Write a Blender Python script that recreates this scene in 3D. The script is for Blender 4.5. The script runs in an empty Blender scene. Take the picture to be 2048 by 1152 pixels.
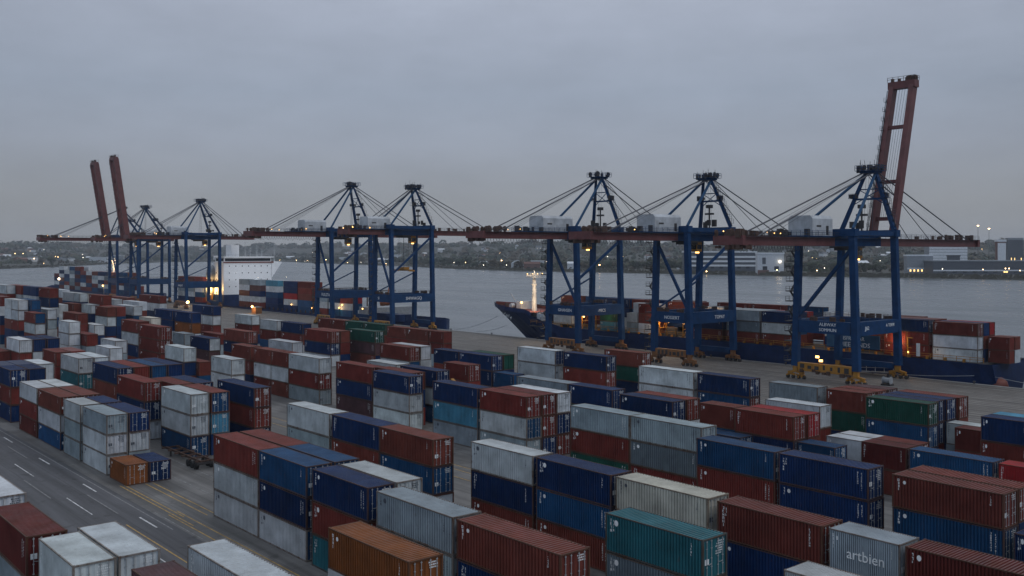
import bpy, math, random
from mathutils import Vector, Matrix, noise as mnoise
R = math.radians
rnd = random.Random(7)
scene = bpy.context.scene
col = scene.collection

# ------------------------------------------------------------------ helpers
def tag(o, label=None, cat=None, group=None, kind=None):
    if label: o['label'] = label
    if cat: o['category'] = cat
    if group: o['group'] = group
    if kind: o['kind'] = kind
    return o

def empty(name, loc=(0, 0, 0), rz=0.0, parent=None):
    o = bpy.data.objects.new(name, None)
    o.empty_display_size = .5
    o.location = loc
    o.rotation_euler = (0, 0, rz)
    col.objects.link(o)
    if parent: o.parent = parent
    return o

def link(name, me, mat=None, parent=None, loc=None):
    o = bpy.data.objects.new(name, me)
    if mat is not None and not me.materials:
        me.materials.append(mat)
    if loc: o.location = loc
    if parent: o.parent = parent
    col.objects.link(o)
    return o

class MB:
    """collects simple shapes into one mesh"""
    def __init__(s): s.v = []; s.f = []; s.m = []; s.cur = 0
    def face(s, pts):
        n = len(s.v); s.v += [tuple(p) for p in pts]; s.f.append(tuple(range(n, n + len(pts)))); s.m.append(s.cur)
    def box(s, x0, y0, z0, x1, y1, z1):
        if x0 > x1: x0, x1 = x1, x0
        if y0 > y1: y0, y1 = y1, y0
        if z0 > z1: z0, z1 = z1, z0
        n = len(s.v)
        s.v += [(x0,y0,z0),(x1,y0,z0),(x1,y1,z0),(x0,y1,z0),(x0,y0,z1),(x1,y0,z1),(x1,y1,z1),(x0,y1,z1)]
        for q in ((0,3,2,1),(4,5,6,7),(0,1,5,4),(1,2,6,5),(2,3,7,6),(3,0,4,7)):
            s.f.append(tuple(n + i for i in q)); s.m.append(s.cur)
        return s
    def cbox(s, cx, cy, cz, sx, sy, sz):
        return s.box(cx-sx/2, cy-sy/2, cz-sz/2, cx+sx/2, cy+sy/2, cz+sz/2)
    def bar(s, p, q, w, h=None, w2=None, h2=None, up=(0, 0, 1)):
        h = w if h is None else h; w2 = w if w2 is None else w2; h2 = h if h2 is None else h2
        p = Vector(p); q = Vector(q); d = (q - p).normalized(); up = Vector(up)
        if abs(d.dot(up)) > .97: up = Vector((0, 1, 0))
        a = d.cross(up).normalized(); b = a.cross(d).normalized()
        n = len(s.v)
        for c, ww, hh in ((p, w, h), (q, w2, h2)):
            for sa, sb in ((-1,-1),(1,-1),(1,1),(-1,1)):
                s.v.append(tuple(c + a*(sa*ww/2) + b*(sb*hh/2)))
        for f in ((0,1,2,3),(7,6,5,4),(0,4,5,1),(1,5,6,2),(2,6,7,3),(3,7,4,0)):
            s.f.append(tuple(n + i for i in f)); s.m.append(s.cur)
        return s
    def tube(s, p, q, r, r2=None, k=6, cap=True):
        r2 = r if r2 is None else r2
        p = Vector(p); q = Vector(q); d = (q - p).normalized()
        up = Vector((0,0,1)) if abs(d.z) < .95 else Vector((1,0,0))
        a = d.cross(up).normalized(); b = a.cross(d)
        n = len(s.v)
        for c, rr in ((p, r), (q, r2)):
            for i in range(k):
                t = 2*math.pi*i/k
                s.v.append(tuple(c + a*(math.cos(t)*rr) + b*(math.sin(t)*rr)))
        for i in range(k):
            j = (i+1) % k
            s.f.append((n+i, n+j, n+k+j, n+k+i)); s.m.append(s.cur)
        if cap:
            s.f.append(tuple(n+i for i in range(k))[::-1]); s.m.append(s.cur)
            s.f.append(tuple(n+k+i for i in range(k))); s.m.append(s.cur)
        return s
    def line(s, pts, r, k=4):
        for a, b in zip(pts, pts[1:]): s.tube(a, b, r, k=k, cap=False)
        return s
    def sphere(s, c, r, k=8, sz=1.0):
        n = len(s.v); rows = k//2
        for i in range(1, rows):
            ph = math.pi*i/rows
            for j in range(k):
                t = 2*math.pi*j/k
                s.v.append((c[0]+r*math.sin(ph)*math.cos(t), c[1]+r*math.sin(ph)*math.sin(t), c[2]+r*sz*math.cos(ph)))
        s.v.append((c[0], c[1], c[2]+r*sz)); s.v.append((c[0], c[1], c[2]-r*sz))
        T = len(s.v)-2
        for i in range(rows-2):
            for j in range(k):
                a = n+i*k+j; b = n+i*k+(j+1) % k
                s.f.append((a, a+k, b+k, b)); s.m.append(s.cur)
        for j in range(k):
            s.f.append((T, n+j, n+(j+1) % k)); s.m.append(s.cur)
            a = n+(rows-2)*k
            s.f.append((T+1, a+(j+1) % k, a+j)); s.m.append(s.cur)
        return s
    def rail(s, pts, h=1.1, post=2.0, r=.035):
        """hand rail along a polyline of base points"""
        for a, b in zip(pts, pts[1:]):
            a = Vector(a); b = Vector(b); L = (b-a).length; n = max(1, int(L/post))
            for i in range(n+1):
                c = a.lerp(b, i/n); s.bar(c, c+Vector((0,0,h)), r*1.6)
            for hh in (h, h*.55):
                s.bar(a+Vector((0,0,hh)), b+Vector((0,0,hh)), r*1.6)
        return s
    def mesh(s, name):
        me = bpy.data.meshes.new(name); me.from_pydata(s.v, [], s.f)
        if any(s.m): me.polygons.foreach_set('material_index', s.m)
        me.update(); return me
    def build(s, name, mat, parent=None, smooth=False, bevel=0.0):
        me = s.mesh(name)
        for m in (mat if isinstance(mat, (list, tuple)) else [mat]): me.materials.append(m)
        if smooth:
            me.polygons.foreach_set('use_smooth', [True]*len(me.polygons))
        o = link(name, me, None, parent)
        if bevel:
            b = o.modifiers.new('bevel', 'BEVEL'); b.width = bevel; b.segments = 2; b.limit_method = 'ANGLE'
        return o

# ------------------------------------------------------------------ materials
def nt(name):
    m = bpy.data.materials.new(name); m.use_nodes = True
    n = m.node_tree.nodes; l = m.node_tree.links
    return m, n, l, n['Principled BSDF']

def ramp(n, stops):
    r = n.new('ShaderNodeValToRGB')
    e = r.color_ramp.elements
    while len(e) < len(stops): e.new(.5)
    for i, (p, c) in enumerate(stops):
        e[i].position = p; e[i].color = (c, c, c, 1) if isinstance(c, (int, float)) else (*c, 1)
    return r

def noise_node(n, l, vec, scale, detail=4, rough=.55):
    t = n.new('ShaderNodeTexNoise'); t.inputs['Scale'].default_value = scale
    t.inputs['Detail'].default_value = detail; t.inputs['Roughness'].default_value = rough
    l.new(vec, t.inputs['Vector']); return t

def mixc(n, l, fac, a, b, blend='MIX'):
    m = n.new('ShaderNodeMix'); m.data_type = 'RGBA'; m.blend_type = blend
    for sock, val in ((m.inputs['Factor'], fac), (m.inputs[6], a), (m.inputs[7], b)):
        if hasattr(val, 'is_linked'): l.new(val, sock)
        elif isinstance(val, (int, float)): sock.default_value = val
        else: sock.default_value = (*val, 1)
    return m.outputs[2]

def mapping(n, l, vec, sc):
    m = n.new('ShaderNodeMapping'); m.inputs['Scale'].default_value = sc; l.new(vec, m.inputs['Vector']); return m.outputs[0]

def paint(name, color=None, rough=.55, rust=.35, stain=.5, metal=0.0, rustcol=(.10, .042, .02), spec=.35, rlo=.60, rhi=.72, dust_sheen=0.0):
    """weathered paint. color None = the object's own colour"""
    m, n, l, b = nt(name)
    if color is None:
        oi = n.new('ShaderNodeObjectInfo'); base = oi.outputs['Color']
    else:
        c = n.new('ShaderNodeRGB'); c.outputs[0].default_value = (*color, 1); base = c.outputs[0]
    g = n.new('ShaderNodeNewGeometry'); P = g.outputs['Position']
    n1 = noise_node(n, l, P, .45, 5, .6)
    r1 = ramp(n, [(.3, .72), (.7, 1.22)]); l.new(n1.outputs[0], r1.inputs[0])
    c1 = mixc(n, l, 1.0, base, r1.outputs[0], 'MULTIPLY')
    st = noise_node(n, l, mapping(n, l, P, (2.6, 2.6, .22)), 1.0, 6, .65)
    r2 = ramp(n, [(.52, 0.0), (.74, stain)]); l.new(st.outputs[0], r2.inputs[0])
    dirt = n.new('ShaderNodeMix'); dirt.data_type = 'RGBA'; dirt.inputs[0].default_value = .55
    l.new(c1, dirt.inputs[6]); dirt.inputs[7].default_value = (.07, .055, .042, 1)
    c2 = mixc(n, l, r2.outputs[0], c1, dirt.outputs[2])
    n3 = noise_node(n, l, mapping(n, l, P, (1.3, 1.3, .8)), 1.9, 8, .7)
    r3 = ramp(n, [(rlo, 0.0), (rhi, rust)]); l.new(n3.outputs[0], r3.inputs[0])
    c3 = mixc(n, l, r3.outputs[0], c2, rustcol)
    if dust_sheen:
        sp = n.new('ShaderNodeSeparateXYZ'); l.new(g.outputs['Normal'], sp.inputs[0])      # settled dust and tan stains, plus sky sheen painted onto flat tops
        rd = ramp(n, [(.55, 0.0), (.9, dust_sheen)]); l.new(sp.outputs[2], rd.inputs[0])
        n5 = noise_node(n, l, P, .8, 5, .65); r5 = ramp(n, [(.42, (.225, .22, .225)), (.62, (.15, .115, .08))]); l.new(n5.outputs[0], r5.inputs[0])
        c3 = mixc(n, l, rd.outputs[0], c3, r5.outputs[0])
    l.new(c3, b.inputs['Base Color'])
    b.inputs['Roughness'].default_value = rough; b.inputs['Metallic'].default_value = metal
    b.inputs['Specular IOR Level'].default_value = spec
    return m

def plain(name, color, rough=.6, metal=0.0, var=.18, scale=.8):
    m, n, l, b = nt(name)
    g = n.new('ShaderNodeNewGeometry')
    t = noise_node(n, l, g.outputs['Position'], scale, 5)
    r = ramp(n, [(.3, 1-var), (.7, 1+var)]); l.new(t.outputs[0], r.inputs[0])
    l.new(mixc(n, l, 1.0, color, r.outputs[0], 'MULTIPLY'), b.inputs['Base Color'])
    b.inputs['Roughness'].default_value = rough; b.inputs['Metallic'].default_value = metal
    return m

def glow(name, color, strength):
    m, n, l, b = nt(name)
    b.inputs['Base Color'].default_value = (.8, .7, .5, 1)
    b.inputs['Emission Color'].default_value = (*color, 1); b.inputs['Emission Strength'].default_value = strength
    return m

M = {}
M['box'] = paint('container_paint', None, .6, .45, .36, spec=.10, dust_sheen=.24)
M['frame'] = paint('container_frame_paint', None, .6, .9, .6, rustcol=(.085, .042, .022), rlo=.50, rhi=.64, spec=.15)
M['rod'] = plain('galvanised_rod', (.42, .43, .43), .4, .3)
M['mark_w'] = plain('white_lettering', (.72, .73, .72), .6)
M['mark_d'] = plain('dark_lettering', (.05, .06, .08), .6)
M['blue'] = paint('crane_blue_paint', (.006, .040, .115), .6, .10, .22, spec=.12)
M['bluel'] = paint('crane_pale_blue_paint', (.013, .055, .122), .6, .1, .22, spec=.12)
M['red'] = paint('crane_red_paint', (.125, .040, .040), .5, .25, .35)
M['yellow'] = paint('crane_yellow_paint', (.36, .165, .02), .5, .45, .6)
M['yellowold'] = paint('worn_orange_paint', (.22, .092, .03), .6, .5, .6)
M['cable'] = plain('steel_cable', (.03, .035, .05), .5)
M['dark'] = plain('dark_machinery', (.028, .025, .026), .6)
M['rusty'] = plain('rusty_machinery', (.06, .030, .020), .7, 0, .4, 2.0)
M['shipwhite'] = plain('ship_white_paint', (.78, .79, .80), .5, 0, .03)
M['white'] = paint('white_paint', (.43, .45, .47), .5, .25, .35)
M['grey'] = plain('grey_paint', (.25, .26, .27), .6)
M['hull'] = paint('dark_blue_hull', (.006, .022, .080), .5, .18, .3, spec=.15)
M['hull2'] = paint('blue_hull', (.02, .085, .17), .5, .2, .4)
M['boot'] = paint('red_hull_paint', (.17, .045, .03), .6, .3, .5)
M['decksteel'] = plain('dark_deck_steel', (.05, .045, .042), .7, 0, .4)
M['deckred'] = plain('red_oxide_deck', (.16, .035, .022), .6, 0, .3)
M['glass'] = plain('dark_glass', (.012, .016, .022), .1)
M['tyre'] = plain('black_rubber', (.015, .015, .015), .8)
M['concrete'] = plain('bare_concrete', (.19, .185, .175), .9)
M['orange'] = plain('orange_plastic', (.45, .12, .03), .5)
M['lampwarm'] = glow('warm_lamp', (1, .52, .13), 5)
M['lampwhite'] = glow('white_lamp', (1, .84, .6), 6)
M['lampfar'] = glow('far_warm_lamp', (1, .64, .28), 14)
M['lampfarw'] = glow('far_white_lamp', (1, .88, .7), 7)
M['lampred'] = glow('red_lamp', (1, .25, .15), 8)
M['windowlit'] = glow('lit_window', (1, .62, .18), 2.2)
M['windowdim'] = glow('dim_lit_window', (1, .8, .5), .5)

COL = {'r': (.165,.030,.024), 'R': (.28,.020,.022), 'm': (.115,.021,.019), 'w': (.50,.525,.535), 'g': (.27,.32,.345),
       'G': (.15,.185,.205), 'n': (.0065,.026,.088), 'b': (.011,.062,.150), 'l': (.075,.25,.36), 't': (.026,.135,.165),
       'k': (.013,.075,.055), 'o': (.215,.072,.022), 'c': (.50,.475,.40), 'p': (.10,.05,.055)}
CNAME = {'r': 'rust red', 'R': 'bright red', 'm': 'maroon', 'w': 'white', 'g': 'pale grey', 'G': 'slate grey', 'n': 'navy',
         'b': 'mid-blue', 'l': 'light blue', 't': 'teal', 'k': 'green', 'o': 'orange', 'c': 'cream', 'p': 'brown'}
# ------------------------------------------------------------------ camera, sky, light
CAMH = 29.0
cam = bpy.data.cameras.new('camera'); camo = bpy.data.objects.new('camera', cam); col.objects.link(camo)
FPX, Y0 = 1932.0, 505.0
cam.sensor_width = 36; cam.lens = 36*FPX/2048
cam.shift_y = -(576-Y0)/2048
cam.clip_end = 20000; cam.clip_start = 1
TH = math.atan((1024+620)/FPX)
SN, CS = math.sin(TH), math.cos(TH)
camo.location = (0, 0, CAMH)
camo.rotation_euler = (R(90), 0, math.atan2(-(-CS), SN))   # looks along (-cos, sin): up the quay and over the water
scene.camera = camo
FWD = Vector((-CS, SN, 0)); RGT = Vector((SN, CS, 0))
def far(deg_px, d, z=0.0):
    """a point on the far shore: bearing given as a slope, distance d"""
    p = FWD*d + RGT*((deg_px-1024)/FPX*d); return Vector((p.x, p.y, z))

w = bpy.data.worlds.new('World'); scene.world = w; w.use_nodes = True
wn, wl = w.node_tree.nodes, w.node_tree.links
bg = wn['Background']
sky = wn.new('ShaderNodeTexSky'); sky.sky_type = 'NISHITA'; sky.sun_disc = False
SUN_EL, SUN_AZ = R(42), R(58)
sky.sun_elevation = SUN_EL; sky.sun_rotation = SUN_AZ
sky.air_density = 1.3; sky.dust_density = 2.0
tc = wn.new('ShaderNodeTexCoord')
sep = wn.new('ShaderNodeSeparateXYZ'); wl.new(tc.outputs['Generated'], sep.inputs[0])
gr = ramp(wn, [(0.0, (.282,.294,.312)), (.05, (.292,.310,.338)), (.11, (.315,.352,.425)), (.16, (.322,.372,.462)), (.24, (.372,.416,.512)), (.42, (.56,.61,.69)), (.75, (.78,.83,.92)), (1.0, (.88,.93,1.02))])
wl.new(sep.outputs[2], gr.inputs[0])
cm = wn.new('ShaderNodeMapping'); cm.inputs['Scale'].default_value = (1.3, 1.3, 7.0); wl.new(tc.outputs['Generated'], cm.inputs[0])
cn = noise_node(wn, wl, cm.outputs[0], 1.6, 6, .55)
cr = ramp(wn, [(.3, .96), (.7, 1.05)]); wl.new(cn.outputs[0], cr.inputs[0])
cloud = mixc(wn, wl, 1.0, gr.outputs[0], cr.outputs[0], 'MULTIPLY')
nsc = wn.new('ShaderNodeMix'); nsc.data_type = 'RGBA'; nsc.blend_type = 'MULTIPLY'; nsc.inputs[0].default_value = 1
wl.new(sky.outputs[0], nsc.inputs[6]); nsc.inputs[7].default_value = (.05, .05, .05, 1)
dp = wn.new('ShaderNodeVectorMath'); dp.operation = 'DOT_PRODUCT'; dp.inputs[1].default_value = (-CS, SN, 0); wl.new(tc.outputs['Generated'], dp.inputs[0])
mr = wn.new('ShaderNodeMapRange'); mr.inputs[1].default_value = -.8; mr.inputs[2].default_value = .5; mr.inputs[3].default_value = .92; mr.inputs[4].default_value = .80; wl.new(dp.outputs['Value'], mr.inputs[0])
m2 = wn.new('ShaderNodeMapRange'); m2.interpolation_type = 'SMOOTHSTEP'; m2.inputs[1].default_value = .70; m2.inputs[2].default_value = 1.0; m2.inputs[3].default_value = 0; m2.inputs[4].default_value = .24; wl.new(dp.outputs['Value'], m2.inputs[0])
ad = wn.new('ShaderNodeMath'); ad.operation = 'ADD'; wl.new(mr.outputs[0], ad.inputs[0]); wl.new(m2.outputs[0], ad.inputs[1])
c3n = wn.new('ShaderNodeMapping'); c3n.inputs['Scale'].default_value = (3.2, 3.2, 9.0); wl.new(tc.outputs['Generated'], c3n.inputs[0])
mo = noise_node(wn, wl, c3n.outputs[0], 3.0, 8, .62); mrp = ramp(wn, [(.32, .955), (.68, 1.045)]); wl.new(mo.outputs[0], mrp.inputs[0])
cloud = mixc(wn, wl, 1.0, cloud, mrp.outputs[0], 'MULTIPLY')       # mottled overcast
cloud = mixc(wn, wl, 1.0, cloud, ad.outputs[0], 'MULTIPLY')
bk = ramp(wn, [(0.0, (.84, 1.0, 1.2)), (.55, (1, 1, 1))]); hf = wn.new('ShaderNodeMapRange'); hf.inputs[1].default_value = -1; hf.inputs[2].default_value = 1; wl.new(dp.outputs['Value'], hf.inputs[0]); wl.new(hf.outputs[0], bk.inputs[0])
cloud = mixc(wn, wl, 1.0, cloud, bk.outputs[0], 'MULTIPLY')       # dusk: the sky behind the camera is darker
tot = mixc(wn, wl, .95, nsc.outputs[2], cloud)
wl.new(tot, bg.inputs[0]); bg.inputs[1].default_value = 1.0
sun = bpy.data.lights.new('sun', 'SUN'); sun.energy = .5; sun.angle = R(24); sun.color = (1, .95, .9)
so = bpy.data.objects.new('sun', sun); col.objects.link(so)
so.rotation_euler = Vector((-math.sin(SUN_AZ)*math.cos(SUN_EL), -math.cos(SUN_AZ)*math.cos(SUN_EL), -math.sin(SUN_EL))).to_track_quat('-Z', 'Y').to_euler()
scene.view_settings.view_transform = 'Standard'; scene.view_settings.look = 'None'
scene.view_settings.exposure = 0; scene.view_settings.gamma = 1

# ------------------------------------------------------------------ ground, road, quay
def asphalt(name, base, var=.25, scale=.25, slab=(7.0, 4.2)):
    m, n, l, b = nt(name)
    g = n.new('ShaderNodeNewGeometry'); P = g.outputs['Position']
    a = noise_node(n, l, P, scale, 8, .65); f = noise_node(n, l, P, 9, 4, .7)
    s = noise_node(n, l, mapping(n, l, P, (.03, .9, 1)), 1.0, 6, .6)     # tyre lanes run along the quay
    r1 = ramp(n, [(.3, 1-var), (.7, 1+var)]); l.new(a.outputs[0], r1.inputs[0])
    r2 = ramp(n, [(.35, .85), (.65, 1.12)]); l.new(f.outputs[0], r2.inputs[0])
    r3 = ramp(n, [(.38, .62), (.62, 1.25)]); l.new(s.outputs[0], r3.inputs[0])
    c = mixc(n, l, 1.0, base, r1.outputs[0], 'MULTIPLY'); c = mixc(n, l, 1.0, c, r2.outputs[0], 'MULTIPLY')
    c = mixc(n, l, .8, c, r3.outputs[0], 'MULTIPLY')
    br = n.new('ShaderNodeTexBrick'); br.offset = .5; br.inputs['Scale'].default_value = 1.0; br.inputs['Brick Width'].default_value = slab[0]; br.inputs['Row Height'].default_value = slab[1]
    br.inputs['Mortar Size'].default_value = .035; br.inputs['Color1'].default_value = (.84, .84, .84, 1); br.inputs['Color2'].default_value = (1.1, 1.1, 1.1, 1); br.inputs['Mortar'].default_value = (.5, .5, .5, 1)
    l.new(P, br.inputs['Vector']); c = mixc(n, l, 1.0, c, br.outputs['Color'], 'MULTIPLY')
    oil = noise_node(n, l, P, .55, 3, .5); ro = ramp(n, [(.62, 1.0), (.70, .55)]); l.new(oil.outputs[0], ro.inputs[0])     # oil stains
    c = mixc(n, l, .8, c, ro.outputs[0], 'MULTIPLY')
    l.new(c, b.inputs['Base Color'])
    rr = ramp(n, [(.3, .55), (.7, .85)]); l.new(a.outputs[0], rr.inputs[0]); l.new(rr.outputs[0], b.inputs['Roughness'])
    return m
M['yard'] = asphalt('yard_paving', (.125, .12, .115), .32)
M['road'] = asphalt('road_asphalt', (.064, .064, .070), .3, .25, (60.0, 3.6))
M['apron'] = asphalt('quay_paving', (.105, .094, .083), .3)
M['linew'] = plain('white_line_paint', (.50, .50, .50), .7, 0, .5, 1.1)
M['lineold'] = plain('worn_line_paint', (.19, .19, .19), .8, 0, .5, 1.3)
M['liney'] = plain('yellow_line_paint', (.36, .225, .06), .7, 0, .45, 1.5)
M['steel'] = plain('rail_steel', (.08, .07, .065), .4, .4)

QE = 216.0                                                       # quay edge
def sheet(name, x0, y0, x1, y1, z, mat, kind='structure'):
    b = MB(); b.face([(x0,y0,z),(x1,y0,z),(x1,y1,z),(x0,y1,z)])
    return tag(b.build(name, mat), kind=kind)
g = MB(); g.box(-1500, -60, -9, 260, QE-1.4, 0); tag(g.build('ground', M['yard']), kind='structure')
g = MB(); g.box(-1500, QE-1.4, -9, 260, QE, .12); tag(g.build('quay_kerb_ground', M['concrete']), kind='structure').name = 'quay_edge_path'
sheet('quay_road', -1500, 152, 260, QE-1.4, .004, M['apron'])
sheet('road', -1500, 27.0, 260, 39.2, .004, M['road'])
# lane paint
def stripe(b, x0, x1, y, wd=.14, z=.008): b.face([(x0,y-wd/2,z),(x1,y-wd/2,z),(x1,y+wd/2,z),(x0,y+wd/2,z)])
b = MB()
def dashes(y, first, L, step, wd):
    x = first-step*int((first+700)/step)
    while x < 150: stripe(b, x, x+L, y, wd); x += step
dashes(37.5, -107, 5.2, 20, .2); dashes(33.9, -121, 9.5, 24, .13)
tag(b.build('road_lines', M['linew']), kind='structure')
b = MB()
dashes(32.4, -134, 12, 31, .12); dashes(36.2, -121, 11, 38, .12); stripe(b, -700, -100, 38.5, .14); stripe(b, -108, 160, 39.5, .14); stripe(b, -700, 160, 27.6, .14)
stripe(b, -138, -104, 51.4, .13); stripe(b, -700, -172, 45.7, .14); stripe(b, -132, -60, 47.6, .12)
tag(b.build('worn_road_lines', M['lineold']), kind='structure')
b = MB()
for y, x0, x1 in ((40.7,-123,-100), (41.25,-123,-104), (43.5,-122,-103), (44.4,-122,-103.4), (40.3,-106,40), (41.6,-107,60), (35.4,-105,-70),
                  (51.0,-240,-172), (59.2,-200,-20), (75.4,-190,-30), (78.0,-190,-30), (104.6,-160,-60), (79.6,-130,-60)):
    stripe(b, x0, x1, y, .15)
tag(b.build('yard_road_lines', M['liney']), kind='structure')
b = MB()
for i in range(29):
    y = 153.5+i*2.1+rnd.uniform(-.3, .3); stripe(b, -760, 120, y, rnd.choice((.14, .2, .3)), .010)
M['lineq'] = plain('quay_line_paint', (.27, .26, .245), .8, 0, .45, .35)
tag(b.build('quay_road_lines', M['lineq']), kind='structure')
b = MB()
for y in (194, 212):
    for dy in (-.06, .06): b.box(-1000, y+dy-.04, 0, 150, y+dy+.04, .02)
tag(b.build('crane_rail', M['steel']), 'flush steel crane rails let into the quay paving', 'rail')
for i, u in enumerate(range(-600, 40, 24)):
    b = MB(); b.tube((0,0,.12), (0,0,.55), .22, .2, 10); b.tube((0,0,.55), (0,0,.72), .34, .3, 10)
    o = b.build('bollard', M['dark']); o.location = (u, QE-.7, 0)
    tag(o, 'black mooring bollard on the quay edge', 'bollard', 'mooring bollards along the quay edge')

# water
def water_mat():
    m, n, l, b = nt('river_water')
    b.inputs['Base Color'].default_value = (.075, .09, .10, 1); b.inputs['Roughness'].default_value = .22
    b.inputs['IOR'].default_value = 1.33; b.inputs['Specular IOR Level'].default_value = .5
    g = n.new('ShaderNodeNewGeometry'); P = g.outputs['Position']
    a = noise_node(n, l, mapping(n, l, P, (.10, .16, 1)), 1.0, 6, .6)
    c = noise_node(n, l, mapping(n, l, P, (.8, 1.2, 1)), 1.0, 4, .6)
    bp = n.new('ShaderNodeBump'); bp.inputs['Strength'].default_value = .17; bp.inputs['Distance'].default_value = 1.2
    bp2 = n.new('ShaderNodeBump'); bp2.inputs['Strength'].default_value = .16; bp2.inputs['Distance'].default_value = .25
    l.new(a.outputs[0], bp.inputs['Height']); l.new(c.outputs[0], bp2.inputs['Height'])
    l.new(bp.outputs[0], bp2.inputs['Normal']); l.new(bp2.outputs[0], b.inputs['Normal'])
    big = noise_node(n, l, mapping(n, l, P, (.006, .02, 1)), 1.0, 4, .6)
    r = ramp(n, [(.35, .16), (.65, .34)]); l.new(big.outputs[0], r.inputs[0]); l.new(r.outputs[0], b.inputs['Roughness'])
    return m
M['water'] = water_mat()
b = MB(); b.face([(-9000, QE-6, -3), (9000, QE-6, -3), (9000, 12000, -3), (-9000, 12000, -3)])
tag(b.build('water', M['water']), kind='structure')

# far shore: bank, low ground and hills as one terrain sheet
SHORE = [(-500, 548), (-200, 542), (0, 538), (100, 534.5), (170, 531), (230, 527.5), (330, 524.5), (480, 523), (560, 523), (640, 526.5), (800, 532), (920, 538), (1040, 542), (1300, 547), (1560, 552), (1800, 556), (2048, 560), (2300, 564), (2700, 570)]
def shore_d(px):
    for (a, ya), (b2, yb) in zip(SHORE, SHORE[1:]):
        if a <= px <= b2:
            y = ya+(yb-ya)*(px-a)/(b2-a); return FPX*32/(y-505)
    return FPX*32/(SHORE[0][1]-505 if px < 0 else SHORE[-1][1]-505)
def land_z(px, t):
    """height of the far land at t metres behind its shoreline"""
    d = shore_d(px)+t
    if t < 14: return -3.4+t*.32
    z = 1.1
    if t > 120: z += (t-120)*.009
    hill = max(0, (t-700)/1800); hill = min(1, hill); hill = hill*hill*(3-2*hill)
    top = 26+16*mnoise.noise((px*.004, 3.1, 0)) + (10 if 500 < px else 0) + (12 if px < 700 else 0)
    z += hill*top + 3*mnoise.noise((px*.02, t*.002, 5))*min(1, t/400)
    return z
PXS = list(range(-500, 2701, 40)); TS = [0, 6, 14, 30, 60, 120, 220, 360, 520, 700, 950, 1250, 1600, 2000, 2500, 3200, 4200]
vs = []; fs = []
for px in PXS:
    for t in TS:
        vs.append(far(px, shore_d(px)+t, land_z(px, t)))
nT = len(TS)
for i in range(len(PXS)-1):
    for j in range(nT-1):
        a = i*nT+j; fs.append((a, a+nT, a+nT+1, a+1))
me = bpy.data.meshes.new('far_land'); me.from_pydata([tuple(v) for v in vs], [], fs)
me.polygons.foreach_set('use_smooth', [True]*len(fs))
m, n, l, bs = nt('far_land_ground')
gg = n.new('ShaderNodeNewGeometry')
t1 = noise_node(n, l, gg.outputs['Position'], .012, 8, .65)
rr = ramp(n, [(.35, (.022,.027,.018)), (.52, (.036,.036,.026)), (.7, (.07,.066,.058))]); l.new(t1.outputs[0], rr.inputs[0])
l.new(rr.outputs[0], bs.inputs['Base Color']); bs.inputs['Roughness'].default_value = .95
M['land'] = m
tag(link('far_land', me, m), kind='structure').name = 'hill_terrain'
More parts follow.
